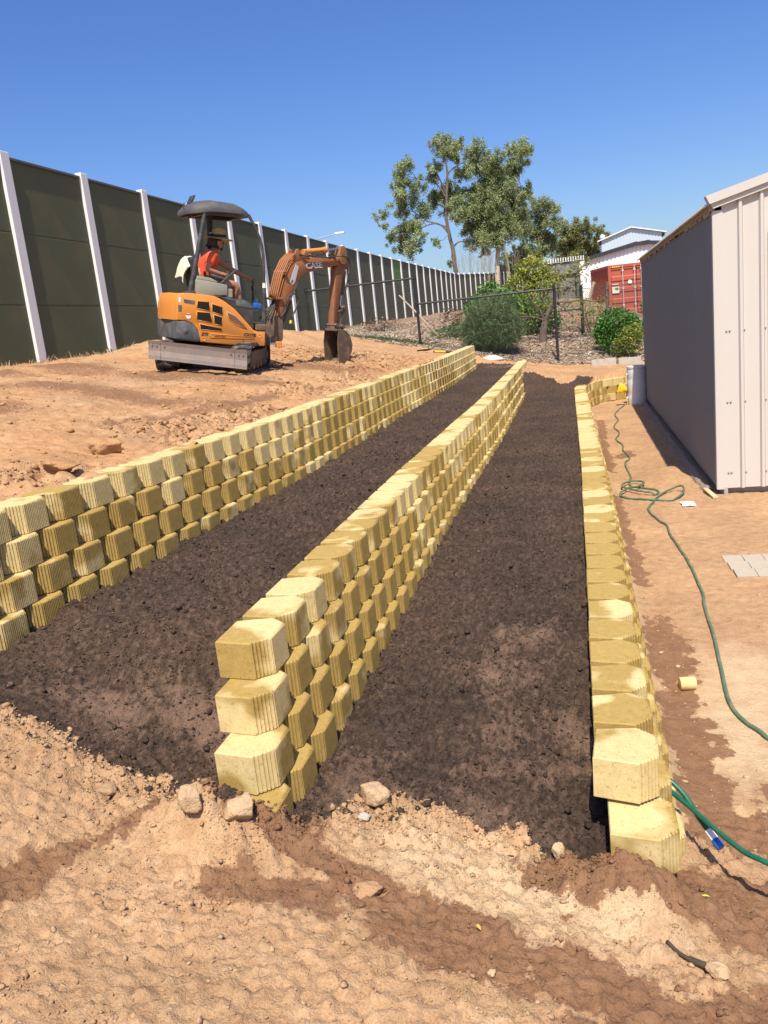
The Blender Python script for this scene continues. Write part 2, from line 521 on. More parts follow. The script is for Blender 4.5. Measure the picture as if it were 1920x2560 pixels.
def mat_mulch():
    m, nt, b = new_mat("mulch")
    p = pos(nt)
    mp = N(nt, 'ShaderNodeMapping'); mp.inputs['Scale'].default_value = (1, 0.55, 1); nt.links.new(p, mp.inputs['Vector'])
    n0 = noise_node(nt, 1.3, 4, 0.6, p); n1 = noise_node(nt, 38, 6, 0.7, mp.outputs['Vector']); n2 = noise_node(nt, 170, 4, 0.7, p)
    c = ramp(nt, n1.outputs['Fac'], [(0.28, (.019, .012, .008)), (0.5, (.066, .043, .029)), (0.66, (.118, .078, .053)), (0.8, (.19, .13, .09))])
    dry = N(nt, 'ShaderNodeAttribute', attribute_name='dry').outputs['Fac']
    dd = math_node(nt, 'ADD', dry, math_node(nt, 'MULTIPLY', math_node(nt, 'SUBTRACT', n1.outputs['Fac'], 0.5), 1.0))
    df = ramp(nt, dd, [(0.22, 0.0), (0.62, 0.85)])
    blot = ramp(nt, n0.outputs['Fac'], [(0.35, (.8, .8, .8)), (0.65, (1.25, 1.2, 1.18))])
    c = mixc(nt, 1.0, c.outputs['Color'], blot.outputs['Color'], 'MULTIPLY')
    c = mixc(nt, df.outputs['Color'], c, (.20, .125, .085))
    sp = ramp(nt, n2.outputs['Fac'], [(0.35, (.6, .6, .6)), (0.6, (1.1, 1.1, 1.1)), (0.74, (2.0, 1.9, 1.8))])
    c = mixc(nt, 1.0, c, sp.outputs['Color'], 'MULTIPLY')
    nt.links.new(c, b.inputs['Base Color'])
    b.inputs['Roughness'].default_value = 0.9
    b.inputs['Specular IOR Level'].default_value = 0.25
    h = math_node(nt, 'ADD', n1.outputs['Fac'], math_node(nt, 'MULTIPLY', n2.outputs['Fac'], 0.4))
    bump(nt, b, h, 0.9, 0.014)
    return m

def mat_litter():
    m, nt, b = new_mat("leaf litter")
    p = pos(nt)
    n0 = noise_node(nt, .6, 4, 0.6, p); n1 = noise_node(nt, 9, 6, 0.75, p); n2 = noise_node(nt, 45, 4, 0.7, p)
    c = ramp(nt, n1.outputs['Fac'], [(0.3, (.11, .07, .045)), (0.5, (.30, .205, .14)), (0.68, (.43, .33, .245)), (0.8, (.56, .47, .37))])
    red = ramp(nt, n0.outputs['Fac'], [(0.52, 0.0), (0.68, 0.75)])
    c = mixc(nt, red.outputs['Color'], c.outputs['Color'], (.38, .19, .09))
    sp = ramp(nt, n2.outputs['Fac'], [(0.35, (.6, .58, .56)), (0.65, (1.25, 1.25, 1.25))])
    c = mixc(nt, 1.0, c, sp.outputs['Color'], 'MULTIPLY')
    nt.links.new(c, b.inputs['Base Color'])
    b.inputs['Roughness'].default_value = 0.95
    b.inputs['Specular IOR Level'].default_value = 0.1
    bump(nt, b, n1.outputs['Fac'], 0.8, 0.04)
    return m

M_DIRT, M_MULCH, M_LITTER = mat_dirt(), mat_mulch(), mat_litter()

def far_ground_mat():
    m, nt, b = new_mat("far ground")
    p = pos(nt)
    n = noise_node(nt, .12, 5, .6, p)
    c = ramp(nt, n.outputs['Fac'], [(0.35, (.16, .14, .06)), (0.6, (.33, .23, .12))])
    nt.links.new(c.outputs['Color'], b.inputs['Base Color']); b.inputs['Roughness'].default_value = 1
    return m

def graded(a, b, f):
    out = [a]
    while out[-1] < b: out.append(out[-1] + f(out[-1]))
    return np.array(out)

gx = np.concatenate([np.arange(-9.9, -4.4, 0.05), np.arange(-4.4, -3.2, 0.02), np.arange(-3.2, 1.15, 0.0112), np.arange(1.15, 4.2, 0.06)])
gy = np.concatenate([np.arange(-2.5, 1.25, 0.12), graded(1.25, 24.2, lambda y: max(0.0105, 0.0047 * y))])
GX, GY = np.meshgrid(gx, gy)
GZ = ground_h(GX, GY)
MM = mulch_mask(GX, GY)
RG = region(GX, GY)
ny, nx = GX.shape
idx = np.arange(ny * nx).reshape(ny, nx)
quads = np.stack([idx[:-1, :-1], idx[:-1, 1:], idx[1:, 1:], idx[1:, :-1]], -1).reshape(-1, 4)
cxm = (GX[:-1, :-1] + GX[1:, 1:]).ravel() / 2; cym = (GY[:-1, :-1] + GY[1:, 1:]).ravel() / 2
keep = (cxm > -1.25 * np.maximum(cym, 0) - 2.2)
mq = ((MM[:-1, :-1] + MM[1:, 1:] + MM[1:, :-1] + MM[:-1, 1:]).ravel() / 4 > 0)
rq = RG[:-1, :-1].ravel()
V = np.stack([GX.ravel(), GY.ravel(), GZ.ravel()], -1)
WETV = np.clip(capsules(GX, GY, WET) + fbm(GX, GY, .3, 3, 61) * .55 + fbm(GX, GY, .09, 2, 65) * .4 - .04, -1, 1).ravel()
STV = np.clip(capsules(GX, GY, STAIN) * .75 + fbm(GX, GY, .9, 3, 71) * .35, -1, 1).ravel()
CL = fbm(GX, GY, 0.085, 3, 31, 0.6).ravel()
TONE = np.where(RG.ravel() == 0, np.clip(.60 + fbm(GX, GY, 1.5, 2, 81).ravel() * .7, 0, 1), np.where(RG.ravel() == 3, .35 * sstep(3, 6, GY.ravel()), 0.05))
TONE = np.where(GY.ravel() > 17.3, np.where(RG.ravel() == 3, .4, .6), TONE)
PALE = np.exp(-((GX - xr(GY) - 0.05) / 0.055) ** 2) * ((RG == 3) & (GY > 2.9) & (GY < 17.6)) * .8
PALE = np.maximum(PALE, .7 * np.clip(capsules(GX, GY, [(.6, 3.6, .8, 4.6, .35), (.7, 3.0, .9, 3.4, .2), (-.6, 2.45, 0, 2.3, .3), (-.3, 1.7, .3, 1.62, .1)]) + fbm(GX, GY, .12, 3, 13) * .4, 0, 1))
PALE = PALE.ravel()
WETD = np.where(RG.ravel() == 0, STV * .62, WETV)
DRYV = np.clip(capsules(GX, GY, [(-.5, 2.7, -.15, 3.1, .45), (-.35, 3.3, -.3, 4.4, .30), (-.9, 2.5, -.85, 2.9, .3), (-1.7, 21, -1.9, 23, .5), (-2.2, 2.8, -1.6, 2.9, .25)]) * .50 + fbm(GX, GY, .4, 4, 15, .65) * .42, -1, 1).ravel()

def submesh(name, sel, mat, attrs):
    q = quads[sel]
    used, inv = np.unique(q, return_inverse=True)
    me = mesh_arrays(name, V[used], inv.reshape(-1, 4))
    for k, a in attrs.items(): fattr(me, k, a[used])
    smooth(me)
    return link(name, me, mat)

o = submesh("ground", keep & ~mq & (cym < 22.6), M_DIRT, dict(wet=WETD, tone=TONE, pale=PALE)); tag(o, kind='structure')
o['label'] = "bare sandy dirt ground with damp patches and clods"
o = submesh("mulch_bed", keep & mq & (rq == 1), M_MULCH, dict(dry=DRYV)); tag(o, kind='structure')
o['label'] = "dark mulch bed between the left and middle block walls"
o = submesh("mulch_bed", keep & mq & (rq == 2), M_MULCH, dict(dry=DRYV)); tag(o, kind='structure')
o['label'] = "dark mulch bed between the middle and right block walls"
o = submesh("bank", keep & (cym >= 22.6), M_LITTER, {}); tag(o, kind='structure'); near_bank = o
near_bank.name = "litter_bank"

# bank behind the walls and the far terrain
bx = np.arange(-9.9, 14.2, 0.22); by = np.concatenate([np.arange(24.0, 45, 0.22), np.arange(45, 130, 1.0)])
BX, BY = np.meshgrid(bx, by)
BZ = base_h(BX, BY) + fbm(BX, BY, 1.2, 3, 23) * 0.06 * sstep(24, 25, BY) + np.abs(fbm(BX, BY, .3, 2, 25)) * .05
i2 = np.arange(BX.size).reshape(BX.shape)
q2 = np.stack([i2[:-1, :-1], i2[:-1, 1:], i2[1:, 1:], i2[1:, :-1]], -1).reshape(-1, 4)
me = mesh_arrays("bank", np.stack([BX.ravel(), BY.ravel(), BZ.ravel()], -1), q2); smooth(me)
tag(link("bank", me, M_LITTER), kind='structure')
# right-hand strip under and beyond the shed
sx = np.arange(4.1, 14.3, 0.5); sy = np.arange(-2.5, 24.6, 0.5)
SX, SY = np.meshgrid(sx, sy); SZ = base_h(SX, SY)
i3 = np.arange(SX.size).reshape(SX.shape)
q3 = np.stack([i3[:-1, :-1], i3[:-1, 1:], i3[1:, 1:], i3[1:, :-1]], -1).reshape(-1, 4)
me = mesh_arrays("yard_ground", np.stack([SX.ravel(), SY.ravel(), SZ.ravel()], -1), q3)
fattr(me, 'tone', np.full(SX.size, .3)); smooth(me)
tag(link("yard_ground", me, M_DIRT), kind='structure')
# far terrain to the horizon, dropping under the built ground
ang = np.linspace(0, 2 * np.pi, 97)[:-1]; rad = np.concatenate([np.linspace(0, 130, 40), np.geomspace(140, 2500, 30)])
RA, AN = np.meshgrid(rad, ang, indexing='ij')
TX = RA * np.sin(AN); TY = 30 + RA * np.cos(AN)
inb = (TX > -12) & (TX < 16) & (TY > -6) & (TY < 132)
TZ = np.where(inb, -3.6, -0.6) + np.where(RA > 140, 0.012 * (RA - 140) * (RA < 800) + (RA >= 800) * 7.9, 0)
TZ = np.where(TX > 13, np.where(inb, -3.6, -2.4), TZ)
i4 = np.arange(TX.size).reshape(TX.shape)
q4 = np.stack([i4[:-1, :], np.roll(i4, -1, 1)[:-1, :], np.roll(i4, -1, 1)[1:, :], i4[1:, :]], -1).reshape(-1, 4)
me = mesh_arrays("terrain", np.stack([TX.ravel(), TY.ravel(), TZ.ravel()], -1), q4); smooth(me)
tag(link("terrain", me, far_ground_mat()), kind='structure')

# --- loose clods, mulch slivers, litter: too many to count, one object each
ICO = None
def ico_unit():
    bm = bmesh.new(); bmesh.ops.create_icosphere(bm, subdivisions=1, radius=1.0)
    bm.verts.ensure_lookup_table()
    v = np.array([x.co[:] for x in bm.verts]); f = np.array([[q.index for q in p.verts] for p in bm.faces]); bm.free()
    return v, f
IV, IF = ico_unit()

def scatter_clods(name, P, R, mat, seed, flat=.7, attrs=None, sub=IV):
    r = np.random.default_rng(seed); n = len(P)
    jit = 1 + r.uniform(-.22, .12, (n, len(sub)))
    for k in range(7):
        pl = r.normal(0, 1, (n, 3)); pl /= np.linalg.norm(pl, axis=1)[:, None]; t = pl @ sub.T
        jit = np.minimum(jit, np.where(t > .05, r.uniform(.42, .85, (n, 1)) / np.maximum(t, .05), 9))
    S = np.stack([r.uniform(.75, 1.25, n), r.uniform(.75, 1.25, n), r.uniform(flat * .75, flat * 1.25, n)], -1)
    a = r.uniform(0, 2 * np.pi, n)
    Vv = sub[None] * jit[..., None] * S[:, None, :] * R[:, None, None]
    x = Vv[..., 0] * np.cos(a)[:, None] - Vv[..., 1] * np.sin(a)[:, None]
    y = Vv[..., 0] * np.sin(a)[:, None] + Vv[..., 1] * np.cos(a)[:, None]
    Vv = np.stack([x, y, Vv[..., 2]], -1) + P[:, None, :]
    F = (IF[None] + (np.arange(n) * len(sub))[:, None, None]).reshape(-1, 3)
    me = mesh_arrays(name, Vv.reshape(-1, 3), F)
    for k, vals in (attrs or {}).items(): fattr(me, k, np.repeat(vals, len(sub)))
    return link(name, me, mat)

def pick(n, x0, x1, y0, y1, seed, dens):
    r = np.random.default_rng(seed)
    x = r.uniform(x0, x1, n); y = r.uniform(y0, y1, n)
    k = r.uniform(0, 1, n) < dens(x, y)
    return x[k], y[k]

def fg_density(x, y):
    mm = mulch_mask(x, y)
    d = np.clip(.22 + .5 * fbm(x, y, .35, 2, 8) + 1.4 * np.exp(-(mm / .16) ** 2), 0.05, 1)
    return np.where((mm > .02) | (region(x, y) == 0) | ((region(x, y) == 3) & (y > 2.9)), 0, d)
r_ = np.random.default_rng(3)
x, y = pick(110000, -2.9, 1.0, 1.2, 3.1, 2, fg_density)
R = np.minimum(.0018 + r_.pareto(2.6, len(x)) * .0021, .015)
mmv = mulch_mask(x, y); R = R * (1 + .45 * np.exp(-(mmv / .14) ** 2))
wv = capsules(x, y, WET) + fbm(x, y, .3, 3, 61) * .35
o = scatter_clods("clods", np.stack([x, y, ground_h(x, y) + R * .25], -1), R, M_DIRT, 5, .75, dict(wet=wv * .9, tone=r_.uniform(0, .25, len(x)), pale=r_.uniform(0, .35, len(x))))
tag(o, "loose crumbs and clods of tan dirt over the foreground", "dirt clods", kind='stuff')

def up_density(x, y):
    nw = np.exp(-((x - xl(y) + .55) / .42) ** 2) * (1 - sstep(11, 16, y))
    rub = np.exp(-(((x + 4.2) / 1.6) ** 2 + ((y - 14.6) / 1.6) ** 2))
    return np.where(x > xl(y) - .20, 0, np.clip(nw * sstep(-.25, .35, fbm(x, y, 1.1, 2, 77)) * .9 + rub * .8 + .04, 0, 1))
x, y = pick(130000, -6.6, -2.6, 2.4, 17, 12, up_density)
R = np.minimum(.005 + r_.pareto(2.8, len(x)) * .0075, .038)
o = scatter_clods("clods", np.stack([x, y, ground_h(x, y) + R * .2], -1), R, M_DIRT, 6, .65, dict(tone=r_.uniform(.75, 1, len(x)), wet=r_.uniform(-.5, .12, len(x))))
tag(o, "turned red-orange soil clods along the upper yard beside the left wall", "dirt clods", kind='stuff')

def sh_density(x, y):
    return np.where((region(x, y) == 3) & (x < 1.28), .25 + .75 * np.exp(-((x - xr(y) - .22) / .12) ** 2), 0)
x, y = pick(3600, .2, 1.3, 2.6, 17, 14, sh_density)
R = np.minimum(.003 + r_.pareto(2.8, len(x)) * .004, .02)
o = scatter_clods("gravel", np.stack([x, y, ground_h(x, y) + R * .2], -1), R, M_DIRT, 7, .6, dict(tone=r_.uniform(0, .4, len(x)), pale=r_.uniform(0, .9, len(x)), wet=np.full(len(x), -.5)))
tag(o, "small pale gravel scattered on the dirt between right wall and shed", "gravel", kind='stuff')

def slivers(name, P, L, W, mat, seed, tilt=.35, attrs=None):
    """thin three-sided splinters lying about"""
    r = np.random.default_rng(seed); n = len(P)
    a = r.uniform(0, 2 * np.pi, n); e = r.normal(0, tilt, n)
    d = np.stack([np.cos(a) * np.cos(e), np.sin(a) * np.cos(e), np.sin(e)], -1)
    s = np.stack([-np.sin(a), np.cos(a), r.normal(0, .3, n)], -1)
    u = np.cross(d, s)
    tri = [s, -s * .5 + u * .8, -s * .5 - u * .8]
    Vv = np.concatenate([np.stack([P + d * L[:, None] * k + t * (W * w)[:, None] for t in tri], 1) for k, w in ((-.5, .7), (.5, 1.0))], 1)
    f = np.array([[0, 1, 4, 3], [1, 2, 5, 4], [2, 0, 3, 5], [0, 2, 1, 1], [3, 4, 5, 5]])[:3]
    F = (f[None] + (np.arange(n) * 6)[:, None, None]).reshape(-1, 4)
    me = mesh_arrays(name, Vv.reshape(-1, 3), F)
    for k, vals in (attrs or {}).items(): fattr(me, k, np.repeat(vals, 6))
    return link(name, me, mat)

def mat_chip(name, lo, hi):
    m, nt, b = new_mat(name)
    n = noise_node(nt, 55, 3, .6, pos(nt))
    k = N(nt, 'ShaderNodeAttribute', attribute_name='dry').outputs['Fac']
    c = ramp(nt, math_node(nt, 'ADD', math_node(nt, 'MULTIPLY', n.outputs['Fac'], .4), math_node(nt, 'MULTIPLY', k, .8)), [(0.15, lo), (0.95, hi)])
    nt.links.new(c.outputs['Color'], b.inputs['Base Color']); b.inputs['Roughness'].default_value = .85
    b.inputs['Specular IOR Level'].default_value = .25
    return m
M_CHIP = mat_chip("mulch chip", (.020, .013, .010), (.24, .165, .12))
for k, (x0, x1, y0, y1, n) in enumerate([(-2.75, -1.3, 2.3, 9, 9000), (-1.3, .1, 2.4, 9, 9000)]):
    x, y = pick(n, x0, x1, y0, y1, 40 + k, lambda x, y: np.where(mulch_mask(x, y) > -.04, np.clip(1.25 - y / 11, .1, 1), np.where(mulch_mask(x, y) > -.25, .12, 0)))
    dd = np.clip(r_.beta(.8, 4.2, len(x)), 0, 1)
    o = slivers("mulch_chips", np.stack([x, y, ground_h(x, y) + .003], -1), r_.uniform(.006, .022, len(x)) * (1 + 1.0 * (r_.random(len(x)) > .94)), r_.uniform(.0010, .0034, len(x)), M_CHIP, 50 + k, .3, dict(dry=dd))
    tag(o, ["dark bark slivers strewn over the bed below the left wall", "dark bark slivers strewn over the bed beside the right wall"][k], "mulch", kind='stuff')
    x, y = pick(60000, x0, x1, y0, y1 + 4, 45 + k, lambda x, y: np.where(mulch_mask(x, y) > -.05, np.clip(1.25 - y / 11, .06, 1) * np.clip(.45 + .8 * fbm(x, y, .5, 2, 19), .1, 1), 0))
    R = np.minimum(.0025 + r_.pareto(2.8, len(x)) * .0035, .022)
    o = scatter_clods("soil_crumbs", np.stack([x, y, ground_h(x, y) + R * .3], -1), R, M_MULCH, 47 + k, .75, dict(dry=r_.normal(-.1, .35, len(x))))
    tag(o, ["dark crumbs of garden soil over the bed below the left wall", "dark crumbs of garden soil over the bed beside the right wall"][k], "soil", kind='stuff')

M_HAY = mat_chip("dry grass", (.10, .07, .035), (.40, .31, .18))
M_STRAW = mat_chip("dry litter", (.16, .11, .07), (.62, .51, .39))
x, y = pick(26000, -8.8, 3.2, 22.5, 31, 60, lambda x, y: np.clip(1.2 - (y - 22.5) / 9, .1, 1))
o = slivers("bark_litter", np.stack([x, y, np.where(y < 24.1, ground_h(x, y), base_h(x, y) + .03) + .02], -1), r_.uniform(.04, .16, len(x)), r_.uniform(.006, .02, len(x)), M_STRAW, 61, .35, dict(dry=r_.beta(1.2, 1.6, len(x))))
tag(o, "grey-brown bark and dead leaf litter covering the bank behind the walls", "leaf litter", kind='stuff')
# ================================================================== BLOCK WALLS
PITCH, BH, BD = 0.2875, CH - 0.002, 0.222
BEV_L, BEV_D = 0.062, 0.068                       # chamfer of the front corners

def mat_block():
    m, nt, b = new_mat("yellow block")
    p = pos(nt); oi = nt.nodes.new('ShaderNodeObjectInfo')
    oc = objco(nt)
    add = nt.nodes.new('ShaderNodeVectorMath'); add.operation = 'ADD'
    sc = nt.nodes.new('ShaderNodeVectorMath'); sc.operation = 'SCALE'; sc.inputs['Scale'].default_value = 37.0
    comb = nt.nodes.new('ShaderNodeCombineXYZ')
    for i in range(3): nt.links.new(oi.outputs['Random'], comb.inputs[i])
    nt.links.new(comb.outputs[0], sc.inputs[0]); nt.links.new(sc.outputs[0], add.inputs[0]); nt.links.new(oc, add.inputs[1])
    n_patch = noise_node(nt, 3.6, 3, .5, add.outputs[0])        # damp stains, different on each block
    n_big = noise_node(nt, .75, 2, .5, p)                         # damp stretches of the wall
    n_mid = noise_node(nt, 26, 5, .7, oc); n_fin = noise_node(nt, 210, 3, .7, oc)
    w = math_node(nt, 'ADD', math_node(nt, 'MULTIPLY', n_patch.outputs['Fac'], .9), math_node(nt, 'MULTIPLY', n_big.outputs['Fac'], .9))
    w = math_node(nt, 'ADD', w, math_node(nt, 'MULTIPLY', oi.outputs['Random'], .34))
    w = math_node(nt, 'ADD', w, math_node(nt, 'MULTIPLY', n_mid.outputs['Fac'], .10))
    at = N(nt, 'ShaderNodeAttribute', attribute_name='damp', attribute_type='OBJECT').outputs['Fac']
    w = math_node(nt, 'ADD', w, at)
    wf = ramp(nt, math_node(nt, 'SUBTRACT', w, .62), [(0.48, 0.0), (0.56, 1.0)])
    dry = ramp(nt, n_mid.outputs['Fac'], [(0.3, (.58, .46, .215)), (0.7, (.68, .56, .295))])
    wet = ramp(nt, n_mid.outputs['Fac'], [(0.3, (.335, .232, .070)), (0.7, (.425, .30, .10))])
    c = mixc(nt, wf.outputs['Color'], dry.outputs['Color'], wet.outputs['Color'])
    # slight colour drift block to block and dark grime specks
    hv = ramp(nt, oi.outputs['Random'], [(0, (.92, .90, .86)), (1, (1.06, 1.05, 1.04))])
    c = mixc(nt, 1.0, c, hv.outputs['Color'], 'MULTIPLY')
    gn = noise_node(nt, 70, 4, .8, add.outputs[0])
    g = ramp(nt, gn.outputs['Fac'], [(0.57, 0.0), (0.68, .75)])
    c = mixc(nt, g.outputs['Color'], c, (.15, .105, .04))
    sp = ramp(nt, n_fin.outputs['Fac'], [(0.3, (.86, .85, .82)), (0.7, (1.07, 1.07, 1.06))])
    c = mixc(nt, 1.0, c, sp.outputs['Color'], 'MULTIPLY')
    nt.links.new(c, b.inputs['Base Color'])
    b.inputs['Roughness'].default_value = .9; b.inputs['Specular IOR Level'].default_value = .2
    h = math_node(nt, 'ADD', n_mid.outputs['Fac'], math_node(nt, 'MULTIPLY', n_fin.outputs['Fac'], .5))
    bump(nt, b, h, .45, .004)
    return m
M_BLOCK = mat_block()

def block_mesh(name, ribs_bev, ribs_face, seed, depth=.0072, rough=True):
    """front towards +x, length along y from 0 to PITCH, top at z=0"""
    r = random.Random(seed)
    L = PITCH - .006
    front = 0.0
    A = (front - BEV_D, 0.0); B_ = (front, BEV_L); C_ = (front, L - BEV_L); D_ = (front - BEV_D, L)
    prof = []                                     # (x, y, level) along the ribbed face
    def seg(a, b, n):
        dx, dy = b[0] - a[0], b[1] - a[1]; ln = math.hypot(dx, dy)
        nx_, ny_ = -dy / ln, dx / ln              # inward normal
        if nx_ > 0: nx_, ny_ = -nx_, -ny_
        if n <= 0:
            prof.append((a[0], a[1])); return
        for i in range(n):
            j = r.uniform(-.06, .06)
            for t, d in ((0.0, 0), (.54 + j, 0), (.64 + j, 1), (.92, 1)):
                k = depth * d * r.uniform(.7, 1.15)
                tt = (i + t) / n
                prof.append((a[0] + dx * tt + nx_ * k, a[1] + dy * tt + ny_ * k))
    seg(A, B_, ribs_bev); seg(B_, C_, ribs_face); seg(C_, D_, ribs_bev); prof.append(D_)
    back = [(-BD * .45, L - .006), (-BD, L - .028), (-BD, .028), (-BD * .45, .006)]
    outline = prof + back
    n = len(outline)
    cx_, cy_ = -BD / 2, L / 2
    def ring(z, ins, jag=0.0):
        out = []
        for i, (x, y) in enumerate(outline):
            dx, dy = cx_ - x, cy_ - y; d = math.hypot(dx, dy)
            k = ins
            out.append((x + dx / d * k, y + dy / d * k, z + (r.uniform(-jag, jag) if jag else 0)))
        return out
    V = ring(-BH, .003, .0) + ring(-BH + .004, 0, .002 if rough else 0) + ring(-.005, 0, .0012 if rough else 0) + ring(0, .005)
    F = []
    for j in range(3):
        for i in range(n): F.append((j * n + i, j * n + (i + 1) % n, (j + 1) * n + (i + 1) % n, (j + 1) * n + i))
    F.append(tuple(range(n - 1, -1, -1))); F.append(tuple(3 * n + i for i in range(n)))
    me = bpy.data.meshes.new(name); me.from_pydata(V, [], F)
    me.materials.append(M_BLOCK)
    return me
BM_NEAR = [block_mesh("block", 6, 13, s) for s in range(4)]
BM_MID = [block_mesh("block", 3, 6, 10 + s, .005) for s in range(2)]
BM_FAR = [block_mesh("block", 0, 0, 20, 0, False)]

def walk(path, s0, pitch):
    """points along a polyline every pitch, starting at arc length s0"""
    P = [Vector((p[0], p[1])) for p in path]
    cum = [0.0]
    for a, b in zip(P, P[1:]): cum.append(cum[-1] + (b - a).length)
    out = []; s = s0
    def at(s):
        if s <= 0: d = (P[1] - P[0]).normalized(); return P[0] + d * s
        for i in range(len(P) - 1):
            if s <= cum[i + 1]: return P[i].lerp(P[i + 1], (s - cum[i]) / (cum[i + 1] - cum[i]))
        d = (P[-1] - P[-2]).normalized(); return P[-1] + d * (s - cum[-1])
    while s + pitch <= cum[-1] + 1e-6:
        out.append((at(s), at(s + pitch))); s += pitch
    return out

def make_wall(name, label, path, ztop, rows, starts, rise=None, damp=0.0):
    root = empty(name, (path[0][0], path[0][1], ztop - rows * CH), label, "retaining wall", "yellow block retaining walls")
    loc0 = Vector(root.location)
    rr = random.Random(len(name) + int(abs(ztop) * 100))
    for k in range(rows):
        for a, b in walk(path, starts[k], PITCH):
            t = (b - a).normalized(); nrm = Vector((t.y, -t.x))
            y = a.y
            me = rr.choice(BM_NEAR) if y < 8.5 else (rr.choice(BM_MID) if y < 14 else BM_FAR[0])
            o = bpy.data.objects.new("block", me); COL.objects.link(o)
            o.parent = root
            p = a + nrm * (SETB * k + rr.uniform(-.003, .003))
            o.location = Vector((p.x, p.y, ztop - CH * k + rr.uniform(-.002, .001))) - loc0
            o.rotation_euler = (rr.uniform(-.004, .004), rr.uniform(-.004, .004), math.atan2(t.y, t.x) - math.pi / 2 + rr.uniform(-.007, .007))
            o['damp'] = damp + (0.13 if k > 0 else -.02) + rr.uniform(-.05, .05) - .011 * max(0, y - 5)
    return root

yy = np.arange(1.7, 22.75, .25)
pathL = [(float(xl(v)), float(v)) for v in yy]
wall_left = make_wall("retaining_wall", "tall yellow block wall on the left, below the excavator's yard", pathL, ZT_L, 5, [0.0, -.144, 0.0, -.144, 0.0], damp=.00)
yy = np.arange(2.765, 21.75, .25)
pathM = [(float(xm(v)), float(v)) for v in yy]
wall_mid = make_wall("retaining_wall", "middle yellow block wall with stepped near end, between the two mulch beds", pathM, ZT_M, 5, [0.0, -.150, -.300, -.450, -.600 + PITCH], damp=.02)
wall_right = make_wall("retaining_wall", "low yellow block wall on the right, curving towards the shed", RW, ZT_R, 3, [0.2875, -.205, .0], damp=.045)
# the loosely laid end block of the right-hand wall
o = bpy.data.objects.new("block", BM_NEAR[1]); COL.objects.link(o); o.parent = wall_right
o.location = Vector((0.195, 2.665, ZT_R + .012)) - Vector(wall_right.location); o.rotation_euler = (math.radians(-2.2), math.radians(1.0), math.radians(-3.5)); o['damp'] = .0
o['label'] = "loose end block laid slightly askew"
# ================================================================== NOISE BARRIER (dark panels, white posts)
M_PANEL = worn("barrier panel", (.084, .094, .048), .75, dirt=(.15, .13, .075), dirt_amt=.5, scale=1.1, var=.06, fine=25, bstr=.05)
M_GREEN = worn("green panel", (.11, .22, .05), .75, dirt=(.12, .16, .06), dirt_amt=.3, scale=2, var=.06, fine=25, bstr=.05)
M_POST = worn("white post", (.74, .735, .73), .6, dirt=(.55, .50, .43), dirt_amt=.3, scale=3, var=.03, fine=60, bstr=.03)
M_CAP = worn("panel cap", (.10, .11, .12), .6, dirt_amt=.15, scale=3, var=.05)

barrier = empty("noise_barrier", (-9.33, 8.5, 0.0), "long dark olive noise barrier with white posts behind the excavator", "noise barrier")
B0 = Vector(barrier.location)
def unit_box(name, sx, sy, sz, mat, bevel=0.0):
    mb = MB()
    if bevel: mb.bbox((0, 0, 0), (sx, sy, sz), bevel)
    else: mb.box((0, 0, 0), (sx, sy, sz))
    me = mb.mesh(name); me.materials.append(mat)
    return me
def panel_mesh(mat):
    """one sound panel: 2.4 x 1.2, shallow rebate at the top edge, front towards +x"""
    mb = MB()
    prof = [(-.05, -.60), (.008, -.60), (.020, -.588), (.020, .575), (.012, .582), (.012, .60), (-.05, .60)]
    mb.slab(prof, -1.2, 1.2)
    me = mb.mesh("panel"); me.materials.append(mat)
    return me
ME_PANEL, ME_PGREEN = panel_mesh(M_PANEL), panel_mesh(M_GREEN)
ME_PPOST = unit_box("post", .135, .225, 1.0, M_POST, .006)
ME_PCAP = unit_box("cap_rail", .11, 2.14, .035, M_CAP)
def put(name, me, parent, loc, rz=0, sc=(1, 1, 1)):
    o = bpy.data.objects.new(name, me); COL.objects.link(o); o.parent = parent
    o.location = Vector(loc) - Vector(parent.location); o.rotation_euler = (0, 0, rz); o.scale = sc
    return o
pts = [(-9.33, 8.5 + 2.4 * i, 0) for i in range(26)]
pts = [(x, y, 3.565 + (0.0 if y < 36 else (y - 36) * .008)) for x, y, _ in pts]
x, y, zt = pts[-1]
hd = 0.0
for i in range(21):
    hd = min(hd + .03, .075)
    x += 2.4 * math.sin(hd); y += 2.4 * math.cos(hd); zt += .088
    pts.append((x, y, zt))
for i, (x, y, zt) in enumerate(pts):
    zt += .05
    put("post", ME_PPOST, barrier, (x + .0, y, zt - 1.9), 0 if i < 26 else -.06, (1, 1, 3.8))
    if i + 1 < len(pts):
        x2, y2, z2 = pts[i + 1]
        rz = -math.atan2(x2 - x, y2 - y)
        ln = math.hypot(x2 - x, y2 - y) / 2.4
        for k in range(3 if i < 34 else 1):
            g = (i == 15 and k == 0)
            put("panel", ME_PGREEN if g else ME_PANEL, barrier, ((x + x2) / 2 - .01 + random.uniform(-.003, .003), (y + y2) / 2, zt - .11 - .6 - 1.215 * k), rz, (1, ln * .999, 1.0122) if i < 34 else (1, ln * .999, 2.4))
        put("cap_rail", ME_PCAP, barrier, ((x + x2) / 2 - .01, (y + y2) / 2, zt - .085), rz, (1, ln, 1))

